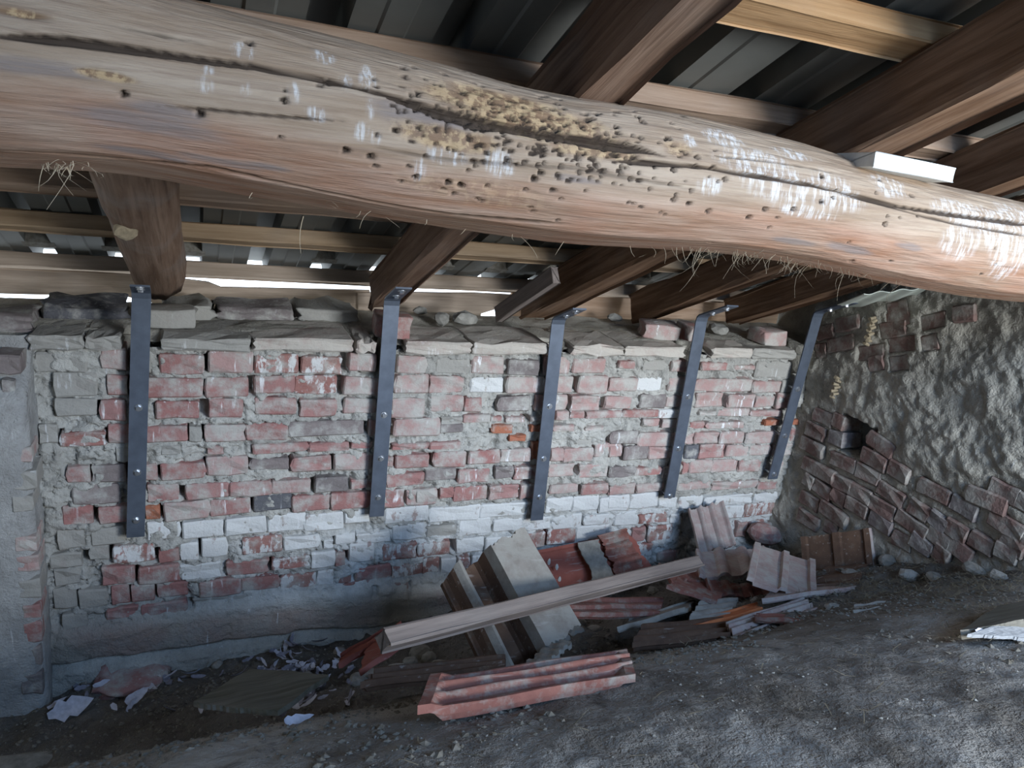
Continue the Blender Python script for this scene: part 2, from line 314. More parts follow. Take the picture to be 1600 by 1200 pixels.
# haunch of old render along the foot of the wall
hb = sstep(-1.60, -1.68, GZ - .03 * np.sin(GX * 3) + .02 * n3) * sstep(1.3, .9, GX)
H = H * (1 - .75 * hb) + hb * (.034 + .012 * n3)
H -= sstep(.03, .0, np.abs(GZ + 1.80 + .02 * n3)) * .03 * sstep(1.3, .9, GX)
for nx in (-.185, .555, 1.235, 1.845, 2.40): H -= .085 * sstep(.042, .030, np.abs(GX - nx + .01 * n1)) * sstep(-.80, -.775, GZ + .01 * n2)
P = np.stack([GX, YW - H, GZ], -1)
me = gridmesh(P[::-1]); wall_back = tag(link('wall_back', me, M_MORT, None, True), kind='structure')
vs, fs = boxm(X0 - .8, X1 + .3, YW + .08, YW + .42, -2.3, -.69); o = link('wall_core', mesh(vs, fs), M_TOP, wall_back)
# brick meshes shared
BV = [rbox(.15, .11, .062, .0055, .0035, 100 + i, 1, 1) for i in range(18)]
for m in BV:
    m.materials.append(None)
def put_brick(parent, code, loc, w, d, h, rot, name='brick'):
    m = rnd.choice(BV); o = bpy.data.objects.new(name, m); C.objects.link(o); o.parent = parent
    o.material_slots[0].link = 'OBJECT'; o.material_slots[0].material = BM[code]
    o.scale = (w / .15, d / .11, h / .062); o.location = loc; o.rotation_euler = rot; return o
for code, x, z, w, h, rot in bricks:
    pr = {'m': .003, 'w': .006, 'x': .006}.get(code, .009) + rnd.uniform(-.004, .006)
    if rnd.random() < .5: f = 0
    else: f = math.pi
    put_brick(wall_back, code, (x, YW - pr + .055, z), w * 1.01, .11, h, (rnd.uniform(-.05, .05), rot + f, rnd.uniform(-.04, .04)))
# coping course: long pale bricks laid flat, a joint apart, front edge stands proud
x = -.44; k = 0
cop = [(-.44, -.30, 'm', .0), (-.295, -.20, 'm', 0), (-.095, .165, 'm', 0), (.17, .49, 'c', .004), (.495, .56, 'c', 0), (.665, .90, 'c', 0), (.905, 1.20, 'c', .003), (1.30, 1.52, 'c', 0), (1.525, 1.80, 'c', 0), (1.93, 2.13, 'c', -.003), (2.135, 2.36, 'm', -.004)]
for a, b, c, dz in cop:  # noqa
    m = rbox(b - a - .002, .24, .042, .005, .0045, 300 + k, 1, 3); o = link('coping_brick', m, BM[c], wall_back, False); o.location = ((a + b) / 2, 2.58, -.686 + dz); k += 1
# second, set back row on top
for a, b, c, y, z in [(-.7, -.44, 'g', 2.62, -.655), (-.43, -.20, 'b', 2.76, -.645), (-.10, .06, 'm', 2.80, -.648), (.07, .32, 'g', 2.82, -.65), (.33, .55, 'm', 2.83, -.65)]:
    m = rbox(b - a - .006, .2, .045, .012, .010, 330 + k, 2, 2); o = link('coping_brick', m, BM[c], wall_back, True); o.location = ((a + b) / 2, y, z); k += 1
# rough mortar skin of the wall top
tx = np.arange(-1.0, 2.7, .012); ty = np.arange(2.50, 2.95, .012); TX, TY = np.meshgrid(tx, ty, indexing='ij')
TZ = -.668 + .010 * fbm(TX * 12, TY * 12, 0, 4, 5) + .012 * fbm(TX * 4, TY * 5, 0, 3, 8) - .02 * sstep(2.56, 2.5, TY)
for nx in (-.185, .555, 1.235, 1.845, 2.40): TZ = TZ - .10 * sstep(.042, .030, np.abs(TX - nx)) * sstep(2.60, 2.57, TY)
tag(link('wall_top', gridmesh(np.stack([TX, TY, TZ], -1)), M_TOP, wall_back, True))

# ---------------------------------------------------------------- wall_left: rendered pier in front of the back wall
pier_x = -.435; PY = 2.36
px_ = np.arange(-1.5, pier_x + .001, .008); pz = np.arange(-2.1, -.66, .008)
U, W = np.meshgrid(px_, pz, indexing='ij')
hh = .008 * fbm(U * 10, W * 10, 0, 4, 61) + .012 * fbm(U * 3, W * 3, 0, 3, 66)
edge = sstep(pier_x - .03, pier_x, U + .008 * fbm(W * 12, U * 0, 0, 3, 4)); yy = PY - hh + .025 * edge ** 2
topf = sstep(-.86, -.70, W); yy = yy + topf * .11                      # dies back into the wall at the top
pierA = np.stack([U, yy, W], -1)
sy = np.linspace(0, 1, 14)
side = np.stack([np.repeat(pierA[-1:, :, 0], 14, 0) + .006 * fbm(sy[:, None] * 3 + 0 * pz[None, :], 0 * sy[:, None] + pz[None, :] * 14, 0, 3, 12), pierA[-1:, :, 1] * (1 - sy[:, None]) + 2.54 * sy[:, None], np.repeat(pierA[-1:, :, 2], 14, 0)], -1)
wall_left = tag(link('wall_left', gridmesh(np.concatenate([pierA, side[1:]], 0)[::-1]), M_PIER, None, True), kind='structure')
vs, fs = boxm(-1.5, pier_x - .02, 2.42, 2.95, -2.2, -.72); link('wall_core', mesh(vs, fs), M_PIER, wall_left)
for x0_, y0_, x1_, y1_, c in [(14, 700, 50, 722, 'p'), (22, 735, 58, 765, 'm'), (20, 775, 52, 800, 'm'), (24, 838, 58, 862, 'p'), (26, 868, 62, 892, 'p'), (30, 905, 64, 935, 'm'), (36, 945, 64, 966, 'r'), (38, 972, 66, 1003, 'r'), (34, 1010, 66, 1040, 'g'), (34, 1050, 68, 1085, 'g'), (0, 600, 20, 628, 'g'), (-10, 560, 30, 590, 'g'), (-20, 640, 22, 668, 'm')]:
    a = onY(x0_, (y0_ + y1_) / 2, PY); b = onY(x1_, (y0_ + y1_) / 2, PY); t = onY(x0_, y0_, PY)[2] - onY(x0_, y1_, PY)[2]; cz = (a[2] + b[2]) / 2
    put_brick(wall_left, c, ((a[0] + b[0]) / 2, PY + .050 + (.03 if cz > -.9 else 0), cz), b[0] - a[0], .11, t, (0, 0, 0))

# ---------------------------------------------------------------- wall_right: coarse plaster over raked brickwork
XR = 2.49
ry = np.arange(.95, 2.56, .0062); rzv = np.arange(-1.80, .35, .0062); RY, RZ = np.meshgrid(ry, rzv, indexing='ij')
m1 = fbm(RY * 9, RZ * 9, 0, 5, 40, .6); m2 = fbm(RY * 38, RZ * 38, 0, 3, 44); m3 = fbm(RY * 2.5, RZ * 2.5, 0, 3, 48)
HR = .020 * m1 + .007 * m2 + .02 * m3
RB = '290,25,400,75 410,60,475,90 240,110,350,165 385,165,470,195 200,200,340,270 390,300,540,360 215,330,410,430 630,170,780,270 590,275,740,355 760,355,880,425 940,460,1130,560 1140,570,1300,660 1250,520,1490,615 1380,660,1600,790 550,370,690,440 410,440,520,490 510,490,640,560 690,480,840,580 880,590,1000,670 1010,660,1110,740 1110,720,1240,800 1260,790,1400,880 230,425,280,465 285,460,390,540 400,520,480,580 490,570,620,650 640,570,790,660 640,670,770,750 800,650,990,790 1000,760,1130,850 1130,830,1260,930 200,540,310,605 330,600,490,710 190,650,310,730 350,720,430,760 900,800,1020,890 1420,860,1560,930 1450,800,1600,890 1380,470,1560,560 1560,560,1700,640 1600,800,1720,880 780,790,890,850 1040,870,1130,940'
RB2 = '300,330,405,300 420,275,560,245 370,405,530,375 290,435,360,425 740,185,870,155 700,310,860,285 740,245,880,215 750,400,920,380 760,520,880,500 560,450,720,430 630,520,720,500 950,260,1100,230 960,390,1060,370 1150,210,1280,190'
rb = []
for s, oy, cs in ((RB, 640, 'dddgdddd'), (RB2, 440, 'ddd')):
    for i, w in enumerate(s.split()):
        a = [float(q) for q in w.split(',')]
        p = onX(1200 + a[0] / 4, oy + a[1] / 4, XR); q = onX(1200 + a[2] / 4, oy + a[3] / 4, XR)
        rb.append(((p[1] + q[1]) / 2, (p[2] + q[2]) / 2, math.hypot(q[1] - p[1], q[2] - p[2]), math.atan2(q[2] - p[2], p[1] - q[1]), cs[i % len(cs)], oy == 640))
zone = np.zeros_like(HR)
for y, z, L, ang, c, low in rb:
    ca, sa = math.cos(ang), math.sin(ang); u = -(RY - y) * ca + (RZ - z) * sa; v = (RY - y) * sa + (RZ - z) * ca
    d = np.maximum(np.abs(u) - L / 2, np.abs(v) - .031); k_ = sstep(.004, -.008, d)
    HR = HR * (1 - k_) + k_ * (-.02 + .008 * m2)
    if low: zone = np.maximum(zone, sstep(.05, .01, d) * (1 - k_))
HR -= zone * (.008 * sstep(-.2, .3, m1) + .002)
HR += sstep(-1.22, -1.05, RZ + .55 * (2.5 - RY) * -1 + .35 * (2.5 - RY)) * 0
hp = [onX(x_, y_, XR) for x_, y_ in ((1314, 650), (1363, 672), (1352, 716), (1318, 704))]
hy = [q[1] for q in hp]; hz = [q[2] for q in hp]; hyc = sum(hy) / 4; hzc = sum(hz) / 4
d = np.maximum(np.abs(RY - hyc + .008 * m1) - (max(hy) - min(hy)) / 2 * 1.0, np.abs(RZ - hzc + .008 * m2) - (max(hz) - min(hz)) / 2 * 1.1)
k_ = sstep(.006, -.006, d); HR = HR * (1 - k_) - .16 * k_
wall_right = tag(link('wall_right', gridmesh(np.stack([XR - HR, RY, RZ], -1)), M_PLAST, None, True), kind='structure')
vs, fs = boxm(XR + .17, XR + .4, -2.6, 2.95, -1.9, 1.6); link('wall_core', mesh(vs, fs), M_PLAST, wall_right)
vs, fs = boxm(XR + .03, XR + .18, -2.6, .96, -1.9, 1.6); link('wall_plaster', mesh(vs, fs), M_PLAST, wall_right)
for y, z, L, ang, c, low in rb:
    if abs(y - hyc) < .09 and abs(z - hzc) < .055: continue
    put_brick(wall_right, c, (XR + .05 - (.006 if low else .0) - rnd.uniform(0, .006), y, z), L, .11, .056, (0, 0, 0)).matrix_local = \
        Matrix.Translation((XR + (.053 if low else .060) - rnd.uniform(.0, .008), y, z)) @ Matrix.Rotation(-ang, 4, 'X') @ Matrix.Rotation(-math.pi / 2, 4, 'Z') @ Matrix.Diagonal((L * 1.06 / .15, 1, .064 / .062, 1))

# ---------------------------------------------------------------- floor: back of a vault falling into a rubble filled valley
YC = np.array([-2.8, 0, .6, .9, 1.15, 1.36, 1.6, 1.9, 2.2, 2.5, 3.0]); XC = np.array([-2.2, -.6, .4, 1.2, 1.8, 2.6])
HC = np.array([[-.72, -.72, -.82, -.92, -1.05, -1.22, -1.55, -1.74, -1.84, -1.9, -1.95], [-.72, -.72, -.82, -.92, -1.05, -1.22, -1.55, -1.74, -1.84, -1.9, -1.95], [-.7, -.7, -.80, -.90, -1.03, -1.18, -1.46, -1.65, -1.78, -1.85, -1.9],
               [-.7, -.7, -.79, -.9, -1.02, -1.17, -1.38, -1.54, -1.66, -1.76, -1.85], [-.68, -.68, -.78, -.88, -1.0, -1.13, -1.30, -1.46, -1.6, -1.72, -1.8], [-.66, -.66, -.76, -.86, -.98, -1.085, -1.22, -1.38, -1.52, -1.68, -1.8]])
from bisect import bisect_right
def gh0(x, y):
    x = np.asarray(x, float); y = np.asarray(y, float)
    i = np.clip(np.searchsorted(XC, x) - 1, 0, len(XC) - 2); j = np.clip(np.searchsorted(YC, y) - 1, 0, len(YC) - 2)
    tx_ = np.clip((x - XC[i]) / (XC[i + 1] - XC[i]), 0, 1); ty_ = np.clip((y - YC[j]) / (YC[j + 1] - YC[j]), 0, 1); tx_ = tx_ * tx_ * (3 - 2 * tx_)
    return (HC[i, j] * (1 - tx_) + HC[i + 1, j] * tx_) * (1 - ty_) + (HC[i, j + 1] * (1 - tx_) + HC[i + 1, j + 1] * tx_) * ty_
def gh(x, y):
    x = np.asarray(x, float); y = np.asarray(y, float); b = (gh0(x, y - .05) + gh0(x, y) + gh0(x, y + .05)) / 3
    rub = sstep(1.3, 1.5, y + .06 * vn(x * 5, y * 0, 0, 3)); rr = sstep(1.9, 2.3, x) * sstep(1.0, 1.5, y)
    return b + .010 * fbm(x * 7, y * 7, 0, 4, 90) + .004 * fbm(x * 40, y * 40, 0, 2, 95) + rub * (.035 * fbm(x * 9, y * 9, 0, 4, 97, .6)) + rr * .02 * fbm(x * 14, y * 14, 0, 3, 99)
def ghit(px, py):
    d = ray(px, py); t = .6
    while t < 5:
        p = d * t
        if p[2] < float(gh(p[0], p[1])): return p
        t += .01
    return d * 3
fxs = np.arange(-1.5, 2.70, .011); fys = np.arange(.55, 2.62, .011); FX, FY = np.meshgrid(fxs, fys, indexing='ij')
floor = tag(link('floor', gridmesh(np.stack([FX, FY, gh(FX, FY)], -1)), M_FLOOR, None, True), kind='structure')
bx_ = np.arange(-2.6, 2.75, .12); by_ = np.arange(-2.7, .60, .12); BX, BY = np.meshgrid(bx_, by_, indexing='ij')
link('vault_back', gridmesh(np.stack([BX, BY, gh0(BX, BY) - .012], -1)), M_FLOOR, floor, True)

# ---------------------------------------------------------------- ceiling: trapezoidal metal sheets on battens
ceiling = tag(empty('ceiling', (0, 0, 0)), kind='structure')
def sheet(xa, xb, ya, yb, off, name='metal_sheet'):
    pr = []; k = math.floor((xa - .215) / .225) - 1
    while True:
        c = .215 + .225 * k; k += 1
        for dx, h in ((-.036, 0), (-.028, .055), (.028, .055), (.036, 0), (.085, 0), (.09, -.004), (.135, -.004), (.14, 0)):
            xx = c + dx
            if xa <= xx <= xb: pr.append((xx, h))
        if c > xb: break
    vs, fs = [], []; n = len(pr); ys = [ya + (yb - ya) * i / 6 for i in range(7)]
    for th in (0, .0012):
        for y in ys:
            for xx, h in pr: vs.append((xx, y + h * .42, rz(y, off) + h * .9 + th))
    L = n * 7
    for i in range(6):
        for j in range(n - 1):
            a = i * n + j; fs.append((a, a + 1, a + n + 1, a + n)); fs.append((L + a, L + a + n, L + a + n + 1, L + a + 1))
    for j in range(n - 1): fs.append((j, L + j, L + j + 1, j + 1)); q = 6 * n + j; fs.append((q, q + 1, L + q + 1, L + q))
    return link(name, mesh(vs, fs), M_SHEET, ceiling)
BT = .201
sheet(-1.6, .62, 1.20, 3.09, BT + .002); sheet(.58, 1.62, 1.20, 3.09, BT + .004); sheet(1.55, 2.66, 1.20, 3.09, BT + .003)
sheet(-2.6, .55, -2.6, 1.30, BT + .007); sheet(.49, 2.66, -2.6, 1.30, BT + .008)

# long members: local x along the length
def member(name, P0, P1, w, h, mat, parent=None, up=(0, 0, 1), nseg=14, jit=.003, rnd_=.006, seed=0, bow=0., taper=1., shape='box'):
    P0 = np.array(P0, float); P1 = np.array(P1, float); L = float(np.linalg.norm(P1 - P0))
    if shape == 'box':
        r = rnd_; ring = []
        for sx, sy_ in ((-1, -1), (1, -1), (1, 1), (-1, 1)):
            cx, cy = sx * (w / 2 - r), sy_ * (h / 2 - r)
            for q in ((sx, 0), (0, sy_)) if sx * sy_ < 0 else ((0, sy_), (sx, 0)): ring.append((cx + q[0] * r, cy + q[1] * r))
        # subdivide faces once for waviness
        rg = []
        for i in range(8):
            a, b = ring[i], ring[(i + 1) % 8]; rg.append(a)
            if i % 2 == 1: rg.append(((a[0] + b[0]) / 2, (a[1] + b[1]) / 2))
        ring = rg
    else:
        ring = [(w / 2 * math.cos(a), h / 2 * math.sin(a)) for a in np.linspace(0, 2 * math.pi, 25)[:-1]]
    n = len(ring); vs, fs = [], []
    xs = np.linspace(0, L, nseg + 1)
    for i, x in enumerate(xs):
        t = x / L; k = 1 + (taper - 1) * t; b = bow * math.sin(math.pi * t)
        for j, (y, z) in enumerate(ring):
            ny = float(vn(x * 6, j * .9, 0, seed + 3)) * jit; nz = float(vn(x * 6, j * .9, 5, seed + 8)) * jit
            e = 0
            if shape == 'log' and i in (0, nseg): k2 = k * .86
            else: k2 = k
            vs.append((x, y * k2 + ny + b, z * k2 + nz))
    for i in range(nseg):
        for j in range(n):
            a = i * n + j; b_ = i * n + (j + 1) % n; fs.append((a, a + n, b_ + n, b_))
    fs.append(tuple(range(n))); fs.append(tuple(reversed([nseg * n + j for j in range(n)])))
    me = mesh(vs, fs); o = link(name, me, mat, parent, shape == 'log')
    ax = Vector(P1 - P0).normalized(); u = Vector(up); side = Vector(u).cross(ax)
    o.matrix_local = frame(P0, ax, side); return o
rafts = []
def rafter(X, w, h, ya, yb, mat, label, shape='box', xb=None, **kw):
    n_ = Vector((0, SL, 1)).normalized()
    off = h / 2 / n_.z
    o = member('rafter', (X, ya, rz(ya) + off), (X if xb is None else xb, yb, rz(yb) + off), w, h, mat, None, (0, 0, 1), 40, .006, .01, int(X * 100) + 50, shape=shape, **kw)
    tag(o, label, 'rafter', 'rafters over the brick wall'); rafts.append(o); return o
rafter(-.105, .165, .15, 2.80, -2.4, W_LOG, 'round log rafter with knot on the left, above the first steel strap', 'log', -.18, taper=1.35)
rafter(.645, .10, .13, 2.80, -2.4, W_RAFT2, 'brown squared rafter second from the left, rising from beside the second strap', xb=.60)
rafter(1.30, .13, .13, 2.88, -2.4, W_RAFT, 'wide brown rafter third from the left with a short board against its flank')
rafter(1.80, .085, .13, 2.86, -2.4, W_RAFT, 'thin dark rafter fourth from the left, ending on a loose brick')
rafter(2.29, .085, .12, 2.84, -2.4, W_RAFT, 'dark rafter nearest the right wall, above the rightmost strap')
def roofY(px, py, off): d = ray(px, py); c = -.62 + off + SL * 2.75; return float((d * c / (d[2] + SL * d[1]))[1])
BO = (.13 + .025) * math.hypot(1, SL)
bats = [(-2.0, 2.66, .76, W_BAT, 'roof batten highest up, near the top edge of the picture'), (-2.0, 2.66, roofY(1300, 28, BO), W_YEL, 'yellowish roof batten crossing high above the right of the beam'), (-2.0, 2.66, roofY(1100, 166, BO), W_BAT, 'brown roof batten just above the top of the log beam'),
        (-2.0, 2.66, 1.84, W_BAT, 'roof batten hidden behind the log beam'), (-2.0, 2.66, roofY(420, 312, BO), W_BAT, 'dark roof batten just below the left of the log beam'), (-2.0, 2.66, roofY(450, 372, BO), W_BATL, 'tan roof batten midway between log beam and wall top'),
        (-2.0, 2.66, roofY(450, 428, BO), W_PALE, 'pale lowest roof batten above the bright slit')]
for i, (xa, xb, y, m_, lab) in enumerate(bats):
    o = member('roof_batten', (xa, y, rz(y, BO)), (xb, y + .01, rz(y + .01, BO)), .06 if i != 1 else  .075, .05, m_, None, (0, SL, 1), 60, .0025, .004, 70 + i)
    tag(o, lab, 'batten', 'roof battens')
cl = []  # plugs added inside the sheet ribs to keep sky light out
k = -8
while .215 + .225 * k < 2.6:
    c_ = .215 + .225 * k
    if k not in (0, 2): 
        z_ = rz(2.86, BT); cl.append(([(c_ + sx * w_, 2.84 + dy, z_ - .01 + h_ + (.02 if dy == 0 else .0)) for w_, h_ in ((.046, 0), (.030, .036)) for sx in (-1, 1) for dy in (0, .03)], [(0, 2, 6, 4), (1, 5, 7, 3), (0, 4, 5, 1), (2, 3, 7, 6), (4, 6, 7, 5), (0, 1, 3, 2)]))
    k += 1
V_, F_ = join(cl); tag(link('rib_light_plugs', mesh(V_, F_), M_DEBRIS, ceiling), kind='stuff')
# eaves board: boards nailed behind the wall head, daylight above them
def eaves(pts, Y, label, th=.02, mat=W_PALE):
    V0 = []; n = len(pts)
    for yy_ in (Y, Y + th):
        for a in pts: p = onY(a[0], a[1], Y); V0.append((p[0], yy_, p[2]))
    fs = [tuple(reversed(range(n))), tuple(range(n, 2 * n))] + [(i, (i + 1) % n, n + (i + 1) % n, n + i) for i in range(n)]
    c = np.mean(np.array(V0), 0); o = link('eaves_board', mesh([np.array(v) - c for v in V0], fs), mat); o.location = tuple(c); return tag(o, label, 'board')
W_EAVE = mat_wood('eaves_board_wood', (.23, .18, .14), (.34, .275, .22), .35, .3)
eaves([(-30, 418), (250, 432), (325, 441), (345, 449), (578, 454), (578, 500), (250, 476), (200, 464), (-30, 458)], 3.02, 'long grey eaves board closing the gap above the left half of the wall', .02, W_EAVE)
eaves([(560, 458), (640, 457), (700, 458), (740, 458), (800, 461), (850, 462), (792, 478), (752, 490), (745, 520), (560, 515)], 3.00, 'short eaves board between the second and third rafters', .02, W_EAVE)
eaves([(800, 436), (900, 448), (1120, 462), (1300, 470), (1300, 530), (800, 520)], 3.03, 'dark eaves board behind the right half of the wall head', .02, W_BAT)

# pale corrugated sheet slipping out beside the last rafter
pp = [onY(1286, 486, 2.50), onY(1392, 484, 2.36), onY(1452, 450, 1.95), onY(1350, 460, 2.06)]
def wavy(name, c4, nu, nv, amp, k, mat, th=.003, rag=.0, seed=0, flat=False, parent=None):
    c4 = [np.array(c, float) for c in c4]; vs, fs = [], []
    nrm = np.cross(c4[1] - c4[0], c4[3] - c4[0]); nrm /= np.linalg.norm(nrm); r = random.Random(seed); cen = sum(c4) / 4
    ed = [r.uniform(-rag, rag) for _ in range(nu + 1)]
    for s in (0, 1):
        for j in range(nv + 1):
            for i in range(nu + 1):
                u = i / nu; v = j / nv + (ed[i] * (1 - j / nv)); p = c4[0] * (1 - u) * (1 - v) + c4[1] * u * (1 - v) + c4[2] * u * v + c4[3] * (1 - u) * v
                vs.append(p + nrm * (amp * math.sin(u * k * 2 * math.pi) - s * th) - cen)
    n = nu + 1; L = n * (nv + 1)
    for j in range(nv):
        for i in range(nu):
            a = j * n + i; fs.append((a, a + 1, a + n + 1, a + n)); fs.append((L + a, L + a + n, L + a + n + 1, L + a + 1))
    for i in range(nu): fs.append((i, L + i, L + i + 1, i + 1)); q = nv * n + i; fs.append((q, q + 1, L + q + 1, L + q))
    for j in range(nv): q = j * n; fs.append((q, q + n, L + q + n, L + q)); q = j * n + nu; fs.append((q, L + q, L + q + n, q + n))
    o = link(name, mesh(vs, fs), mat, parent, False); o.location = tuple(cen); return o
tag(wavy('translucent_sheet', pp, 24, 4, .004, 3, M_BOUGHY, .003, .12, 3), 'pale ragged corrugated sheet hanging beside the last rafter above the right wall', 'sheet')

# ---------------------------------------------------------------- the log beam
BYc = 1.25
top = [(0, -75), (100, -56), (200, -30), (270, -8), (400, 27), (500, 50), (600, 78), (700, 105), (800, 133), (900, 153), (1000, 166), (1100, 189), (1200, 212), (1300, 240), (1400, 270), (1500, 296), (1600, 318)]
bot = [(0, 262), (100, 264), (200, 270), (300, 290), (400, 308), (500, 325), (600, 345), (700, 358), (800, 372), (900, 384), (1000, 388), (1100, 393), (1200, 405), (1300, 425), (1400, 446), (1500, 463), (1600, 473)]
def elev(pts):
    xs, es = [], []
    for px, py in pts:
        d = ray(px, py); t = BYc / d[1]; xs.append(d[0] * t); es.append(math.atan2(d[2], d[1]))
    return np.array(xs), np.array(es)
tX, tE = elev(top); bX, bE = elev(bot)
def bpar(X):
    e1 = np.interp(X, tX, tE); e2 = np.interp(X, bX, bE); c = (e1 + e2) / 2; h = (e1 - e2) / 2
    D = BYc / np.cos(c); r = D * np.sin(h); return D * np.sin(c), r          # centre z, radius
NX, NA = 900, 320
bxs = np.linspace(-1.6, 2.75, NX); ang = np.linspace(0, 2 * math.pi, NA + 1)[:-1]
cz, rr_ = bpar(bxs); cz = np.convolve(np.pad(cz, 12, 'edge'), np.ones(25) / 25, 'valid'); rr_ = np.convolve(np.pad(rr_, 12, 'edge'), np.ones(25) / 25, 'valid')
def bhit(px, py):                                                            # pixel -> (X, angle) on the beam; angle 0 = towards camera (-Y), + up
    d = ray(px, py); X = BYc * d[0] / d[1]
    for _ in range(4):
        z = np.interp(X, bxs, cz); r = np.interp(X, bxs, rr_)
        a = d[1] ** 2 + d[2] ** 2; b = -(d[1] * BYc + d[2] * z); c = BYc ** 2 + z * z - r * r; D = b * b - a * c
        if D < 0: t = -b / a
        else: t = (-b - math.sqrt(D)) / a
        X = t * d[0]
    return X, math.atan2(t * d[2] - z, BYc - t * d[1]), t
XX, AA = np.meshgrid(bxs, ang, indexing='ij'); AW = (AA + math.pi) % (2 * math.pi) - math.pi
RRr = rr_[:, None] * np.ones(NA)[None, :]
disp = .0045 * fbm(XX * 3, np.cos(AW) * 1.5, np.sin(AW) * 1.5, 3, 201) + .0022 * fbm(XX * 7, AW * 9, 0, 4, 210, .6)
# hewn facet along the lower front arris
fa = -1.22; fl = np.cos(AW - fa) ; pass
crk = np.zeros_like(disp)
def crack(pts, w, depth, amp=.012):
    w = max(w, .0032); hp_ = [bhit(*p) for p in pts]; o_ = sorted((h[0], h[1]) for h in hp_); xs = [a for a, b in o_]; as_ = [b for a, b in o_]
    ac = np.interp(bxs, xs, as_) + amp * fbm(bxs * 9, bxs * 0, 0, 3, int(w * 1e4) + len(pts)); k = sstep(xs[0] - .02, xs[0] + .08, bxs) * sstep(xs[-1] + .02, xs[-1] - .08, bxs)
    wv = w * (1 + .5 * fbm(bxs * 5, bxs * 0 + 3, 0, 2, 33)) * k + 1e-5
    d_ = np.abs(AW - ac[:, None]) * rr_[:, None]; s = np.clip(1 - d_ / wv[:, None], 0, 1); return depth * sstep(0, .6, s) * k[:, None]
cr = [([(-40, 50), (0, 56), (200, 76), (400, 103), (560, 136), (640, 160)], .007, .014), ([(560, 134), (700, 178), (800, 200), (900, 216), (1000, 232), (1040, 245)], .009, .02),
      ([(950, 250), (1100, 262), (1200, 278), (1300, 296), (1400, 322), (1500, 336), (1620, 350)], .006, .013), ([(640, 168), (760, 200), (820, 205)], .006, .012),
      ([(230, 165), (330, 172), (450, 184), (560, 192)], .002, .005), ([(1080, 240), (1200, 252), (1330, 275)], .002, .004), ([(150, 35), (250, 55), (340, 72)], .002, .004),
      ([(550, 225), (700, 250), (900, 262), (1100, 300)], .0015, .003), ([(1300, 300), (1450, 340), (1620, 370)], .002, .005), ([(0, 238), (150, 250), (330, 262), (500, 300), (700, 335), (900, 352)], .004, .005)]
for pts, w, dp in cr: crk = np.maximum(crk, crack(pts, w * .95, dp * .9, .006))
mask = np.zeros((NX, NA, 3))
def blob(px, py, rx, ry, ch, amt=1., sh=0.):
    X, A, t = bhit(px, py); s = t / F
    d_ = np.sqrt(((XX - X) / (rx * s * 1.1)) ** 2 + (((AW - A) * rr_[:, None] + sh * (XX - X)) / (ry * s * 1.1)) ** 2)
    mask[..., ch] = np.maximum(mask[..., ch], amt * sstep(1.15, .55, d_ + .25 * fbm(XX * 30, AW * 8, 0, 3, 300 + int(px))))
for b in [(800, 170, 150, 26), (860, 205, 150, 22), (780, 150, 110, 16), (930, 235, 90, 15), (700, 215, 90, 18), (1060, 232, 30, 12), (850, 190, 120, 30), (30, 20, 45, 7), (165, 118, 45, 7), (740, 300, 120, 22)]: blob(*b, 0, .95 if b[1] < 280 else .35)
for b in [(575, 120, 14, 22), (540, 128, 9, 12), (320, 132, 10, 14), (380, 80, 16, 14), (505, 88, 16, 14), (325, 110, 6, 7), (385, 140, 6, 10), (460, 145, 8, 18), (565, 205, 10, 14), (588, 215, 8, 12), (655, 265, 8, 18), (700, 245, 30, 12), (780, 255, 26, 20), (790, 265, 16, 10), (500, 180, 20, 12), (580, 165, 6, 18), (1130, 215, 40, 20), (1180, 255, 70, 26), (1220, 290, 80, 26), (1300, 300, 60, 30), (1390, 290, 40, 20), (1110, 290, 25, 14), (1080, 220, 12, 12), (1500, 330, 60, 24), (1560, 360, 60, 40), (1580, 400, 40, 40), (1500, 380, 40, 26), (1600, 350, 70, 40), (1240, 240, 40, 12), (1260, 330, 60, 10)]: blob(*b, 1, .9)
for b in [(220, 190, 110, 18), (260, 175, 60, 14), (60, 105, 90, 14), (230, 240, 80, 8), (350, 255, 60, 7), (420, 262, 30, 6), (900, 280, 40, 6), (1240, 378, 45, 7), (1330, 390, 50, 8), (1420, 385, 30, 6), (640, 180, 60, 20), (690, 200, 60, 26)]: blob(*b, 2, .8)
hole = np.zeros_like(disp)
rh = random.Random(3)
def wh(px, py, r_, dep=.012):
    X, A, t = bhit(px, py); i = int((X - bxs[0]) / (bxs[1] - bxs[0])); a, b = max(0, i - 8), i + 9
    d_ = np.sqrt((XX[a:b] - X) ** 2 + ((AW[a:b] - A) * rr_[a:b, None]) ** 2); hole[a:b] = np.maximum(hole[a:b], dep * sstep(r_ * 1.25, r_ * .5, d_))
for x, y in [(390, 68), (312, 178), (445, 157), (540, 235), (580, 245), (193, 147), (995, 182), (1005, 190), (1045, 215), (1090, 245), (1115, 262), (1053, 265), (1133, 280), (1283, 275), (1283, 315), (1107, 330), (1196, 327), (1240, 327), (1373, 280), (1382, 350), (1053, 312), (650, 277), (620, 203), (700, 285), (720, 290), (845, 270), (835, 280), (1170, 340), (1425, 305), (1330, 408)]: wh(x, y, .0045)
for _ in range(340):
    a = rh.gauss(840, 110); b = rh.gauss(205 + (a - 840) * .22, 38); wh(a, b, rh.choice([.0025, .003, .004]), .008)
for _ in range(60): a = rh.uniform(420, 1580); b = np.interp(a, [p[0] for p in top], [p[1] for p in top]) + rh.uniform(40, 200); wh(a, b, .003, .008)
ero = mask[..., 0] * (.002 + .003 * sstep(-.2, .4, fbm(XX * 60, AW * 14, 0, 3, 400)))
RT = RRr + disp
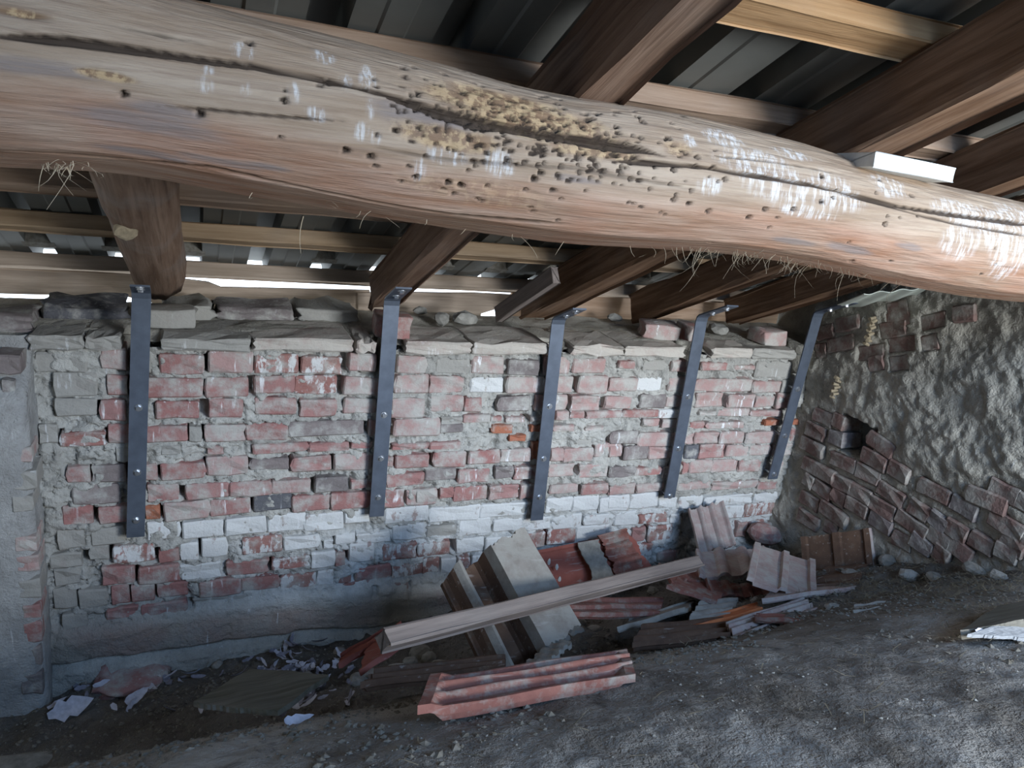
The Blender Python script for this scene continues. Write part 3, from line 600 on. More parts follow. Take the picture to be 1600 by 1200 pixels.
fw = .945 + .012 * fbm(XX * 2, XX * 0, 0, 3, 230)
RT = np.minimum(RT, np.where(fl > .5, RRr * fw / np.maximum(fl, .5), 9)); f2 = np.cos(AW + .62); RT = np.minimum(RT, np.where(f2 > .5, RRr * (.985 + .012 * fbm(XX * 2.5, XX * 0 + 4, 0, 2, 231)) / np.maximum(f2, .5), 9))
RT = RT - crk - hole - ero
BYv = BYc - RT * np.cos(AW); BZv = cz[:, None] + RT * np.sin(AW)
Pb = np.stack([XX, BYv, BZv], -1); Pb = np.concatenate([Pb, Pb[:, :1]], 1)
dirt = np.clip(crk / .005 + hole / .002, 0, 1);  # cracks and wormholes tinted dark: dirt plus painted-in shade of the hollows
colA = np.concatenate([mask, mask[:, :1]], 1).reshape(-1, 3); dA = np.concatenate([dirt, dirt[:, :1]], 1).reshape(-1, 1)
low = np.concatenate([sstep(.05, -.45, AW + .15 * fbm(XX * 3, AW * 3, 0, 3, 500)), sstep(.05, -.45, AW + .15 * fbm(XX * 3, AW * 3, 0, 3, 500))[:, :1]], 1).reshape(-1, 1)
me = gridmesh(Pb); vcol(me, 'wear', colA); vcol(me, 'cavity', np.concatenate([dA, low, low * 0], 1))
def mat_beam():
    t = NT('worm_eaten_log'); p = t.pos(); s = t.n('ShaderNodeSeparateColor'); t.l(t.attr('wear').outputs['Color'], s.inputs[0])
    s2 = t.n('ShaderNodeSeparateColor'); t.l(t.attr('cavity').outputs['Color'], s2.inputs[0])
    g1 = t.noise(t.map(p, (1.3, 14, 14)), 3, 6, .6, .4); g2 = t.noise(t.map(p, (1.5, 50, 50)), 3, 4, .65, .3); n3 = t.noise(p, 6, 5); sp = t.noise(p, 70, 3, .6)
    c = t.mix(t.rng(g1, .35, .65), (.285, .205, .14), (.40, .315, .235))
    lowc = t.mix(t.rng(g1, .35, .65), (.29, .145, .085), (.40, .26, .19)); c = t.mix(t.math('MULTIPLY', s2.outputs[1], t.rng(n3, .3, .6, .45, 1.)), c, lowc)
    c = t.mix(t.rng(g2, .48, .70, 0, .5), c, (.19, .125, .09))
    c = t.mix(t.math('MULTIPLY', s.outputs[2], t.rng(g2, .3, .5, .4, .9)), c, (.215, .18, .165))
    c = t.mix(t.math('MULTIPLY', s.outputs[0], t.rng(n3, .3, .6, .4, .85)), c, t.mix(t.rng(sp, .45, .55), (.20, .115, .06), (.46, .32, .17)))
    st = t.noise(t.map(p, (120, 70, 16)), 1, 4, .65); c = t.mix(t.math('MULTIPLY', s.outputs[1], t.rng(st, .46, .60, .05, .62)), c, (.72, .73, .73))
    c = t.mix(t.math('MULTIPLY', s2.outputs[0], .95), c, (.045, .032, .024))
    t.bump(t.math('ADD', g2, t.math('MULTIPLY', g1, .5)), .7, .005); return t.out(c)
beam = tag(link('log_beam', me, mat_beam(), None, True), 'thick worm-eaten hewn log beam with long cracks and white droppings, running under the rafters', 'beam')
# torn fibres hanging off its lower edge
def strand(p, q, r=.0006, bend=.01, k=4, rn=rnd):
    p = np.array(p, float); q = np.array(q, float); vs, fs = [], []; off = np.array([rn.uniform(-1, 1), rn.uniform(-1, 1), rn.uniform(-1, 1)]) * bend
    for i in range(k + 1):
        t = i / k; c = p * (1 - t) + q * t + off * math.sin(math.pi * t); rr = r * (1 - .7 * t)
        vs += [c + np.array((rr, 0, 0)), c + np.array((-rr * .5, rr * .87, 0)), c + np.array((-rr * .5, -rr * .87, rr * .2))]
    for i in range(k):
        for j in range(3): a = i * 3 + j; b = i * 3 + (j + 1) % 3; fs.append((a, b, b + 3, a + 3))
    return vs, fs
parts = []
for _ in range(150):
    px = rnd.choice([rnd.gauss(1110, 45), rnd.gauss(1210, 30), rnd.gauss(1310, 50), rnd.uniform(60, 1580), rnd.gauss(110, 25)])
    py = np.interp(px, [p[0] for p in bot], [p[1] for p in bot]) - 3; X = BYc * ray(px, py)[0] / ray(px, py)[1]
    z = np.interp(X, bxs, cz); r = np.interp(X, bxs, rr_); a = rnd.uniform(-1.5, -1.1); P0 = np.array([X, BYc - r * .97 * math.cos(a), z + r * .97 * math.sin(a)])
    L = rnd.uniform(.01, .05) if rnd.random() < .9 else .08; q = P0 + np.array([rnd.uniform(-1, 1), rnd.uniform(-.5, .3), -rnd.uniform(.1, .9)]) * L
    parts.append(strand(P0, q, .0007, L * .25))
parts.append(strand(onY(474, 338, 1.3), onY(470, 396, 1.3), .0009, .004, 5)); parts.append(strand(onY(1100, 400, 1.3), onY(1062, 455, 1.3), .0008, .01, 5)); parts.append(strand(onY(1318, 428, 1.25), onY(1308, 470, 1.25), .0009, .006, 5))
V_, F_ = join(parts); tag(link('wood_fibres', mesh(V_, F_), M_STRAW, beam), kind='stuff')

# white foam offcut on top of the beam
o = member('foam_board', onY(1335, 250, 1.20), onY(1458, 275, 1.20), .10, .030, M_WHITE, None, (0, .1, 1), 8, .001, .002, 5)
tag(o, 'white foam offcut lying on top of the log beam under the big right rafter', 'foam board')
# small board against the third rafter
o = member('short_board', onY(778, 492, 2.62), onY(868, 430, 2.28), .03, .06, W_PLANK, None, (0, .2, 1), 8, .0015, .003, 9)
tag(o, 'short grey board nailed along the left flank of the third rafter', 'board')

# ---------------------------------------------------------------- steel straps
def hexbolt(r=.0085, h=.007):
    bm = bmesh.new(); bmesh.ops.create_cone(bm, cap_ends=True, segments=16, radius1=r * 1.45, radius2=r * 1.35, depth=.002)
    for v in bm.verts: v.co.z += .001
    g = bmesh.ops.create_cone(bm, cap_ends=True, segments=6, radius1=r, radius2=r * .9, depth=h)
    for v in g['verts']: v.co.z += h / 2 + .002
    me = bpy.data.meshes.new('mesh'); bm.to_mesh(me); bm.free(); me.materials.append(M_BOLT); return me
BOLT = hexbolt()
SY = 2.448; RU = Vector((0, -1, SL)).normalized()
straps = [((212, 838), (221, 458), .05, [(215, 637), (214, 738), (211, 813)], 'dark blue steel strap at the far left, screwed up under the round log rafter'),
          ((588, 806), (612, 470), .14, [(606, 648), (597, 716), (590, 777)], 'steel strap second from the left, bent onto the second rafter'),
          ((838, 812), (872, 500), .15, [(857, 635), (846, 717), (839, 777)], 'middle one of the five steel straps, ending just above the leaning red tile'),
          ((1045, 777), (1096, 496), .17, [(1074, 620), (1061, 701), (1049, 775)], 'steel strap second from the right, above the upright tile fragment'),
          ((1206, 748), (1277, 490), .17, [(1244, 608), (1222, 681), (1208, 741)], 'steel strap at the far right beside the corner with the plastered wall')]
for (b, tp, Lu, bolts, lab) in straps:
    B = onY(*b, SY); T = onY(*tp, SY); w = .052; th = .006
    bend_y = SY; zb = rz(SY) - .012
    T = np.array([T[0], SY, min(T[2], zb)])
    line = [B, B * .5 + T * .5, T - np.array([0, 0, .015]), T + np.array([0, -.004, .004])]
    s_ = Vector(T) + Vector((0, -.012, 0))
    dirU = np.array(RU); st = T + np.array([0, -.016, .016]); line += [st, st + dirU * Lu * .5, st + dirU * Lu]
    root = empty('steel_strap', B); tag(root, lab, 'strap', 'steel straps bolted to the brick wall')
    vs, fs = [], []
    for i, p in enumerate(line):
        if i < 3: nn = np.array([0, -1, 0])
        elif i == 3: nn = np.array([0, -.9, -.4])
        else: nn = np.array([0, -SL, -1]) / math.hypot(1, SL)
        for sx in (-1, 1):
            for sn in (0, 1): vs.append(p + np.array([sx * w / 2, 0, 0]) + nn * sn * th - B)
    for i in range(len(line) - 1):
        a = i * 4
        for j, k in ((0, 1), (1, 3), (3, 2), (2, 0)): fs.append((a + j, a + k, a + 4 + k, a + 4 + j))
    fs.append((0, 2, 3, 1)); e = (len(line) - 1) * 4; fs.append((e, e + 1, e + 3, e + 2))
    me = mesh(vs, fs); bm = bmesh.new(); bm.from_mesh(me); bmesh.ops.recalc_face_normals(bm, faces=bm.faces); bm.to_mesh(me); bm.free()
    link('bar', me, M_STEEL, root)
    for q in bolts:
        p = onY(*q, SY - th); o = link('bolt', BOLT, None, root); xx = B[0] + (T[0] - B[0]) * (p[2] - B[2]) / (T[2] - B[2])
        o.location = (xx - B[0], SY - th - B[1], p[2] - B[2]); o.rotation_euler = (math.pi / 2, 0, 0)
        # spacer tube to the wall
    for f_ in (.3, .8):
        o = link('bolt', BOLT, None, root); p = st + dirU * Lu * f_; nn = Vector((0, -SL, -1)).normalized(); p = Vector(p) + nn * th
        o.location = p - Vector(B); o.rotation_euler = nn.to_track_quat('Z', 'Y').to_euler()
    # wall fixings behind the bar
    for q in bolts:
        p = onY(*q, SY); xx = B[0] + (T[0] - B[0]) * (p[2] - B[2]) / (T[2] - B[2])
        m_ = bpy.data.meshes.new('mesh'); bm = bmesh.new(); bmesh.ops.create_cone(bm, cap_ends=True, segments=10, radius1=.006, radius2=.006, depth=.09); bm.to_mesh(m_); bm.free()
        o = link('anchor_rod', m_, M_BOLT, root); o.location = (xx - B[0], .045, p[2] - B[2]); o.rotation_euler = (math.pi / 2, 0, 0)

# ---------------------------------------------------------------- things on the wall head
def loose_brick(px, py, Y, w, d, h, yaw, code, label, seed, dz=0.):
    p = onY(px, py, Y); m_ = rbox(w, d, h, .007, .005, seed, 2, 1); o = link('loose_brick', m_, BM[code], None, True)
    o.location = (p[0], Y, -.664 + h / 2 + dz); o.rotation_euler = (0, 0, yaw); return tag(o, label, 'brick', 'loose bricks on the wall head')
loose_brick(268, 495, 2.62, .14, .12, .06, .1, 'm', 'dusty loose brick on the wall head just right of the leftmost strap', 11)
loose_brick(612, 508, 2.56, .12, .12, .075, -.1, 'r', 'red loose brick standing behind the second strap', 12)
loose_brick(1030, 512, 2.62, .15, .12, .06, -.35, 'p', 'pink loose brick on the wall head left of the fourth strap, under a rafter end', 13)
loose_brick(1078, 516, 2.60, .07, .12, .06, 0, 'r', 'half brick squeezed behind the fourth strap on the wall head', 14)
loose_brick(1200, 518, 2.56, .13, .11, .06, .1, 'p', 'pale loose brick near the right end of the wall head', 15)
def stone(loc, s, seed, mat, name='mortar_lump'):
    bm = bmesh.new(); bmesh.ops.create_icosphere(bm, subdivisions=2, radius=1); r = random.Random(seed); ofs = r.uniform(0, 50)
    for v in bm.verts:
        n_ = float(fbm(np.array([v.co.x * 1.3 + ofs]), np.array([v.co.y * 1.3]), np.array([v.co.z * 1.3]), 3, seed)[0]); v.co *= 1 + .45 * n_
        v.co = Vector((v.co.x * s[0], v.co.y * s[1], v.co.z * s[2]))
    m_ = bpy.data.meshes.new('mesh'); bm.to_mesh(m_); bm.free(); o = link(name, m_, mat, None, False); o.location = tuple(map(float, loc)); o.rotation_euler = (0, 0, r.uniform(0, 3)); return o
kn = onY(196, 360, 2.03); o = stone(kn, (.03, .012, .022), 88, M_NEST, 'knot'); o.parent = rafts[0]; bpy.context.view_layer.update(); o.matrix_parent_inverse = rafts[0].matrix_world.inverted()
for px, Y, s, lab in [(690, 2.72, .030, 'left one of two rounded mortar lumps on the sunlit wall head'), (725, 2.72, .034, 'right one of two rounded mortar lumps on the sunlit wall head'), (655, 2.86, .022, 'small mortar lump at the back of the wall head by the second rafter'), (958, 2.85, .022, 'small mortar lump in the straw on the wall head'),
                      (1122, 2.68, .035, 'large grey mortar lump on the wall head right of the fourth strap'), (1180, 2.66, .022, 'dark mortar lump next to the pale loose brick')]:
    p = onY(px, 505, Y); tag(stone((p[0], Y, -.655 + s * .5), (s * 1.5, s, s * .8), int(px), M_STONE), lab, 'rubble', 'mortar lumps on the wall head')
parts = []
def straw_at(c, spread, n, L0=.01, L1=.05, zf=None, lift=.008, r=.0007):
    for _ in range(n):
        x = c[0] + rnd.gauss(0, spread[0]); y = c[1] + rnd.gauss(0, spread[1]); z = (zf(x, y) if zf else c[2]) + rnd.uniform(0, lift)
        a = rnd.uniform(0, math.pi * 2); L = rnd.uniform(L0, L1); q = (x + math.cos(a) * L, y + math.sin(a) * L * .7, z + rnd.uniform(-.3, .4) * L * .5)
        parts.append(strand((x, y, z), q, r, L * .12, 2))
p = onY(950, 505, 2.72); straw_at((p[0], 2.68, -.662), (.13, .05), 420, .01, .05, None, .014)
p = onY(560, 490, 2.8); straw_at((p[0], 2.72, -.655), (.04, .04), 120, .02, .06, None, .04)
straw_at((1.6, 2.6, -.662), (.8, .08), 150)
V_, F_ = join(parts); c = np.mean(np.array(V_), 0); o = link('straw_litter', mesh([v - c for v in V_], F_), M_STRAW); o.location = tuple(c)
tag(o, 'thin straw litter scattered along the top of the brick wall', 'straw', kind='stuff')
# mud nests on the right wall
for (px, py, s, n_, lab) in [(1358, 520, .008, 9, 'long pale wasp nest hanging in a niche near the top of the right wall'), (1304, 608, .007, 7, 'small yellowish wasp nest left on the rough plaster of the right wall')]:
    root = empty('wasp_nest', onX(px, py, XR - .03)); tag(root, lab, 'nest'); 
    for i in range(n_):
        p = onX(px + (i - n_ / 2) * -1.2 + (i % 2) * 3, py + (i - n_ / 2) * 5, XR - .028); m_ = bpy.data.meshes.new('mesh'); bm = bmesh.new()
        bmesh.ops.create_cone(bm, cap_ends=True, segments=8, radius1=s, radius2=s * .7, depth=.03); bm.to_mesh(m_); bm.free()
        o = link('nest_cell', m_, M_NEST, root); o.location = Vector(p) - root.location; o.rotation_euler = (rnd.uniform(-.3, .3), math.pi / 2 + rnd.uniform(-.4, .4), 0)

# ---------------------------------------------------------------- the rubble: roof tiles
def prof(kind, v):
    if kind == 'flat': return .006 * (1 if v < .07 or v > .93 else 0)
    if kind == 'ridged': return .016 * max(0, math.cos((v * 3) * 2 * math.pi)) ** .7
    if kind == 'trough': return .013 * (1 if v < .06 or v > .94 else 0) + .016 * max(0, 1 - ((v - .40) / .09) ** 2) + .018 * max(0, 1 - ((v - .70) / .09) ** 2)
    if kind == 'deep': return .10 * (1 if v < .5 else max(0, 1 - (v - .50) / .05) if v < .55 else max(0, 1 - abs(v - .86) / .10) ** .5 * .8)
    if kind == 'fine': return .007 * (1 if int(v * 9) % 2 else 0)
    if kind == 'double': return .012 * (1 if v < .1 or .46 < v < .58 or v > .9 else 0)
    return 0
TS = {}
def tile(name, A, B, D, kind, mat, label, th=.013, rag=0., nu=20, nv=36, flip=False, lip=0., seed=1, inner=None, cat='roof tile', group='broken roof tiles in the rubble'):
    """A corner; B end of the length edge; D end of the width edge -- (px, py, Y) each. v runs A->D (profile), u runs A->B."""
    q3 = (A, B, D); s_ = 1.0
    while True:
        A, B, D = [onY(q[0], q[1], q[2] * s_) for q in q3]; U = B - A; W_ = D - A
        if s_ < .74 or min(float(c[2] - gh(c[0], c[1])) for c in (A, B, D, B + W_)) > -.012: break
        s_ -= .01
    print(round(s_, 2), '%-16s len %.2f wid %.2f z %.2f..%.2f ground %.2f' % (kind, np.linalg.norm(U), np.linalg.norm(W_), min(A[2], B[2], D[2], (B + W_)[2]), max(A[2], B[2], D[2]), gh(A[0] + .5 * U[0] + .5 * W_[0], A[1] + .5 * U[1] + .5 * W_[1])))
    nrm = np.cross(U, W_); nrm /= np.linalg.norm(nrm)
    cdir = -(A + .5 * U + .5 * W_)
    if nrm.dot(cdir) < 0: nrm = -nrm
    if flip: nrm = -nrm
    r = random.Random(seed); e0 = [r.uniform(0, rag) + rag * .6 * math.sin(j * .5 + seed) for j in range(nv + 1)]; e1 = [r.uniform(0, rag) + rag * .6 * math.sin(j * .37 + seed * 2) for j in range(nv + 1)]
    cen = A + .5 * U + .5 * W_; vs, fs = [], []
    for s in (0, 1):
        for i in range(nu + 1):
            for j in range(nv + 1):
                u = i / nu; v = j / nv; u2 = max(0, e0[j]) + u * (1 - max(0, e0[j]) - max(0, e1[j])); h = prof(kind, v)
                if lip and (u < .06): h = max(h, lip)
                if lip and u > .94: h = max(h, lip * .6)
                wob = .0015 * math.sin(u * 9 + v * 7 + seed)
                vs.append(A + U * u2 + W_ * v + nrm * (h + wob - s * th) - cen)
    n = nv + 1; L = n * (nu + 1)
    for i in range(nu):
        for j in range(nv):
            a = i * n + j; fs.append((a, a + 1, a + n + 1, a + n)); fs.append((L + a, L + a + n, L + a + n + 1, L + a + 1))
    for j in range(nv): fs.append((j, L + j, L + j + 1, j + 1)); q = nu * n + j; fs.append((q, q + 1, L + q + 1, L + q))
    for i in range(nu): q = i * n; fs.append((q, q + n, L + q + n, L + q)); q = i * n + nv; fs.append((q, L + q, L + q + n, q + n))
    me = mesh(vs, fs); bm = bmesh.new(); bm.from_mesh(me); bmesh.ops.recalc_face_normals(bm, faces=bm.faces); bm.to_mesh(me); bm.free()
    o = link(name, me, mat, None, False); o.location = tuple(cen)
    if inner:
        me.materials.append(inner)
        for p_ in me.polygons:
            jj = sum((k % L) % n for k in p_.vertices) / len(p_.vertices) / nv
            if .52 < jj and not .80 < jj < .92: p_.material_index = 1
    return tag(o, label, cat, group)
t1 = tile('roof_tile', (652, 1122, 1.03), (993, 1062, 1.06), (672, 1070, 1.16), 'trough', T_PINK, 'large pinkish interlocking roof tile lying face up in the foreground', .016, .0, 20, 48, lip=.02, seed=2)
tile('cement_tile', (800, 850, 2.36), (888, 1006, 2.0), (688, 905, 2.22), 'deep', T_GREY, 'grey deep-channelled roofing piece leaning on the wall behind the long batten', .016, .03, 24, 48, seed=3, inner=T_BROWN, group=None)
tile('roof_tile', (800, 868, 2.44), (985, 832, 2.42), (846, 945, 2.30), 'flat', T_RED, 'smooth red flat tile leaning against the wall above the long batten', .014, .02, seed=4)
tile('roof_tile', (932, 838, 2.415), (978, 826, 2.41), (965, 905, 2.29), 'ridged', T_PINK, 'brownish ridged end piece covering the right of the leaning red tile', .012, .08, 10, 30, seed=5)
tile('roof_tile', (866, 964, 1.74), (1030, 962, 1.80), (892, 938, 1.96), 'double', T_PINK, 'dusty flat tile lying below the right part of the long batten', .014, .01, seed=6)
tile('roof_tile', (960, 985, 1.66), (1075, 950, 1.80), (985, 968, 1.82), 'flat', T_GREY, 'dark grey tile half buried under the dusty flat tile', .014, .05, seed=7)
tile('roof_tile', (1026, 884, 2.10), (1048, 915, 1.96), (1100, 872, 2.2), 'ridged', T_PINK, 'ridged tile corner sticking up left of the tile stack', .014, .04, 12, 36, seed=8)
tile('roof_tile', (1040, 916, 1.92), (1120, 942, 1.82), (1062, 898, 2.06), 'flat', T_PINK, 'flat tile slanting down to the right under the ridged tile corner', .014, .03, seed=9)
tile('roof_tile', (1074, 796, 2.44), (1092, 868, 2.26), (1128, 784, 2.45), 'ridged', T_PALE, 'pale tile fragment standing upright against the wall behind the stack', .014, .03, 16, 40, seed=10)
tile('roof_tile', (1086, 862, 2.22), (1092, 904, 1.98), (1192, 856, 2.28), 'ridged', T_PALE, 'pale ribbed tile sloping toward the viewer, left of the stack', .014, .02, 16, 44, seed=11)
tile('roof_tile', (1178, 850, 2.36), (1166, 906, 2.02), (1272, 878, 2.28), 'double', T_PALE, 'pale flat tile with lengthwise groove at the right of the stack', .014, .0, 16, 44, seed=12)
tile('roof_tile', (1100, 905, 1.98), (1108, 928, 1.93), (1196, 916, 1.94), 'ridged', T_PINK, 'upended tile edge with two arched cutouts below the ribbed tile', .014, .05, 8, 40, seed=13)
tile('roof_tile', (1252, 840, 2.40), (1256, 895, 2.30), (1358, 826, 2.20), 'double', T_BROWN, 'dark brown tile underside standing on edge near the right corner', .014, .0, 16, 40, seed=14)
def attach(o, par):
    o.parent = par; o.location = o.location - par.location
    for k_ in ('label', 'category', 'group'):
        if k_ in o: del o[k_]
b9 = [o_ for o_ in C.objects if o_.name.startswith('roof_tile')][-1]; k9 = b9.matrix_world @ Vector((0, 0, 0)); k9 = b9.location.length / float(np.linalg.norm(onY(1307, 860, 2.22)))
o = member('rim', onY(1356, 825, 2.18) * k9, onY(1364, 886, 2.10) * k9, .028, .022, T_PALE, None, (1, 0, 0), 8, .002, .003, 3)
bpy.context.view_layer.update(); attach(o, b9); o['label'] = 'pale chipped rim of the brown tile'
tile('roof_tile', (1262, 922, 1.92), (1338, 916, 1.84), (1300, 880, 2.2), 'ridged', T_BROWN, 'brown ribbed tile lying flat at the right end of the heap', .014, .02, 16, 40, seed=15)
tile('roof_tile', (1190, 938, 1.72), (1338, 918, 1.74), (1200, 926, 1.86), 'flat', T_PALE, 'long pale tile edge sticking out of the straw at the right', .013, .02, seed=16)
tile('roof_tile', (1150, 1000, 1.44), (1278, 956, 1.55), (1134, 978, 1.56), 'trough', T_PALE, 'pink and white broken tile rim at the front of the heap', .013, .0, 20, 40, seed=17)
tile('roof_tile', (1080, 982, 1.60), (1192, 952, 1.66), (1076, 972, 1.68), 'flat', T_ORANGE, 'bright orange freshly broken tile edge at the front of the heap', .013, .06, seed=18)
tile('roof_tile', (985, 1014, 1.46), (1146, 996, 1.50), (1000, 984, 1.64), 'ridged', T_BROWN, 'dark ribbed tile lying in shade under the orange fragment', .014, .02, 20, 40, seed=19)
tile('roof_tile', (1072, 972, 1.66), (1142, 964, 1.68), (1092, 946, 1.84), 'ridged', T_GREY, 'grey rounded tile piece just above the orange fragment', .014, .05, 12, 36, seed=20)
tile('roof_tile', (818, 1040, 1.56), (850, 1044, 1.5), (862, 1002, 1.66), 'fine', T_GREY, 'small grey grooved fragment beside the foot of the grey roofing piece', .012, .08, 14, 36, seed=21)
tile('roof_tile', (1180, 966, 1.62), (1262, 972, 1.50), (1178, 960, 1.7), 'flat', T_PINK, 'small pink tile sliver under the pale broken rim', .012, .08, seed=22)
tile('roof_tile', (560, 1052, 1.52), (625, 1010, 1.58), (572, 1008, 1.68), 'flat', T_RED, 'orange red tile shard at the left end of the long batten', .013, .05, seed=23)
tile('roof_tile', (528, 1040, 1.60), (600, 998, 1.70), (532, 1024, 1.66), 'flat', T_RED, 'narrow red shard left of the long batten', .013, .06, seed=24)
tile('roof_tile', (560, 1075, 1.30), (790, 1046, 1.42), (585, 1052, 1.45), 'double', T_BROWN, 'dark tile in shade just behind the big foreground tile', .014, .03, seed=25)
tile('roof_tile', (1330, 958, 1.62), (1385, 950, 1.62), (1335, 948, 1.7), 'flat', T_GREY, 'small grey slab on the floor right of the heap', .012, .06, seed=26)
tile('mossy_board', (300, 1098, 1.55), (392, 1044, 1.72), (432, 1112, 1.38), 'none', W_MOSS, 'greenish grey broken board in the litter near the left', .012, .015, seed=27, cat='board', group=None)
tile('floor_board', (1500, 985, .93), (1560, 946, 1.03), (1640, 962, .90), 'none', W_MOSS, 'dark greenish board at the right edge of the floor', .02, .02, seed=28, cat='board', group=None)
tile('white_sheet', (1512, 990, .91), (1606, 964, .93), (1625, 1000, .86), 'none', M_SHEETW, 'white wrinkled sheet under the dark board at the right edge', .008, .03, seed=29, cat='sheet', group=None)
o = member('long_batten', onY(598, 1002, 1.41), onY(1090, 880, 1.95), .042, .045, W_PLANK, None, (.1, -.6, 1), 30, .002, .004, 33)
tag(o, 'long grey wooden batten lying slantwise across the rubble', 'batten')
red = [o_ for o_ in C.objects if o_.get('label', '').startswith('smooth red flat')][0]
o = tile('mortar_patch', (902, 848, 2.40), (938, 842, 2.40), (925, 912, 2.27), 'none', M_STONE, 'x', .006, .12, 12, 14, seed=41); attach(o, red); o['label'] = 'grey mortar patch'
# droppings on the leaning tile
for i, (px, py) in enumerate([(858, 878), (870, 886), (874, 906)]):
    p = onY(px, py, 2.35); tag(stone(p, (.006, .006, .014), 40 + i, M_WHITE, 'dropping'), ['topmost', 'middle', 'lowest'][i] + ' of three small pale droppings stuck on the leaning red tile', 'dropping', 'droppings on the leaning red tile')
# broken brick lumps and rubble chunks
bp = ghit(205, 1072); o = link('broken_brick', rbox(.19, .13, .09, .02, .016, 77, 2, 2), BM['r'], None, True); o.location = tuple(bp + np.array([0, 0, .01])); o.rotation_euler = (.2, .1, .3)
tag(o, 'worn red half brick among the feathers at the far left', 'brick')
bp = onY(1195, 835, 2.42); tag(stone(bp, (.075, .06, .055), 55, BM['r'], 'broken_brick'), 'rounded red brick lump in the far corner behind the tiles', 'brick')
bp = onY(1265, 868, 2.36); 
CH = [(530, 1020, .02), (580, 1052, .02), (600, 1062, .026), (618, 1052, .03), (640, 1040, .028), (655, 1022, .038), (672, 1030, .03), (690, 1045, .034), (700, 1048, .026), (628, 1072, .022), (560, 1068, .03), (1005, 905, .022), (985, 912, .02), (960, 918, .024), (1020, 925, .02), (1040, 900, .018), (900, 990, .028), (880, 1000, .022), (930, 985, .02), (905, 975, .022), (1160, 930, .018), (1180, 940, .016), (1090, 935, .018), (1240, 940, .02), (1300, 950, .016), (1330, 900, .025), (480, 1060, .02), (340, 1040, .018), (740, 1060, .022), (770, 1052, .026), (800, 1048, .02), (1420, 900, .03), (1460, 905, .026), (1520, 893, .03), (1390, 880, .03), (1560, 905, .024), (1000, 1000, .018), (955, 1000, .02), (1255, 905, .03), (1060, 960, .02)]
def place_of(px, py):
    if py < 960 and px > 1340: return 'against the foot of the right wall'
    if px < 520: return 'in the feather litter'
    if px < 710: return 'between the red shards and the grey roofing piece'
    if px < 860: return 'just behind the foreground tile'
    if py > 945 and px < 1050: return 'under the dusty flat tile'
    if px < 1050: return 'under the right end of the long batten'
    return 'among the tiles on the right of the heap'
WORDS = ['leftmost', 'second from the left', 'third from the left', 'fourth from the left', 'fifth from the left', 'sixth from the left', 'seventh from the left', 'eighth from the left', 'ninth from the left', 'tenth from the left', 'eleventh from the left', 'twelfth from the left']
CNT = {}
for i, (px, py, s) in enumerate(sorted(CH)):
    p = ghit(px, py); o = stone((p[0], p[1], p[2] + s * .2), (s * rnd.uniform(1, 1.6), s, s * rnd.uniform(.6, .9)), 600 + i, rnd.choice([M_STONE, M_STONE, T_GREY, BM['m']]), 'rubble_chunk')
    w_ = place_of(px, py); k_ = CNT.get(w_, 0); CNT[w_] = k_ + 1
    tag(o, WORDS[k_] + ' grey rubble chunk ' + w_, 'rubble', 'rubble chunks at the wall foot')
# feathers and scraps
def feather(px, py, L, w, yaw, mat, lift=.012, curl=.25):
    p = ghit(px, py); vs, fs = [], []; n = 7; z0 = lift
    for i in range(n + 1):
        t = i / n; ww = w * math.sin(math.pi * min(1, .12 + t * .88)) ** .7 * .5 * rnd.uniform(.55, 1.15); zz = curl * L * (t - .5) ** 2
        vs += [(L * (t - .5), -ww, zz + ww * .3), (L * (t - .5), 0, zz), (L * (t - .5), ww, zz + ww * .3)]
    for i in range(n):
        for j in (0, 1): a = i * 3 + j; fs.append((a, a + 1, a + 4, a + 3))
    m0 = len(vs); vs += [(x, y, z - .0012) for x, y, z in vs]; fs += [tuple(reversed([q + m0 for q in f])) for f in fs]
    o = link('feather', mesh(vs, fs), mat, None, True); o.location = (p[0], p[1], p[2] + z0); o.rotation_euler = (rnd.uniform(-.2, .5) + .4, rnd.uniform(-.35, .35), yaw); return o
big = [(112, 1118, .13, .07, .3, 'largest white feather, at the far left in the corner'), (215, 1100, .08, .045, .7, 'white feather to the right of the red half brick'), (322, 1035, .06, .02, .8, 'pale feather close to the wall foot above the mossy board'), (160, 1080, .06, .025, .5, 'white feather lying on the red half brick'), (1530, 1007, .05, .02, -.1, 'single white feather on the floor near the right edge'), (95, 1068, .04, .02, 1., 'small pale feather by the corner of the pier')]
for px, py, L, w, yaw, lab in big: tag(feather(px, py, L, w, yaw, M_FEATHER, .03), lab, 'feather')
rf = random.Random(11)
for i in range(150):
    if i < 100: px, py = rf.gauss(465, 32), rf.gauss(1058, 26)
    elif i < 130: px, py = rf.uniform(90, 400), rf.uniform(1050, 1120)
    else: px, py = rf.uniform(430, 560), rf.uniform(1030, 1105)
    o = feather(px, py, rf.uniform(.028, .065), rf.uniform(.011, .024), rf.uniform(0, 6.28), M_FEATHER if rf.random() < .5 else M_FEATHERG, rf.uniform(.004, .03), rf.uniform(.2, .9))
    tag(o, 'small feather in the matted feather litter along the left wall foot', 'feather', 'small feathers at the left wall foot')
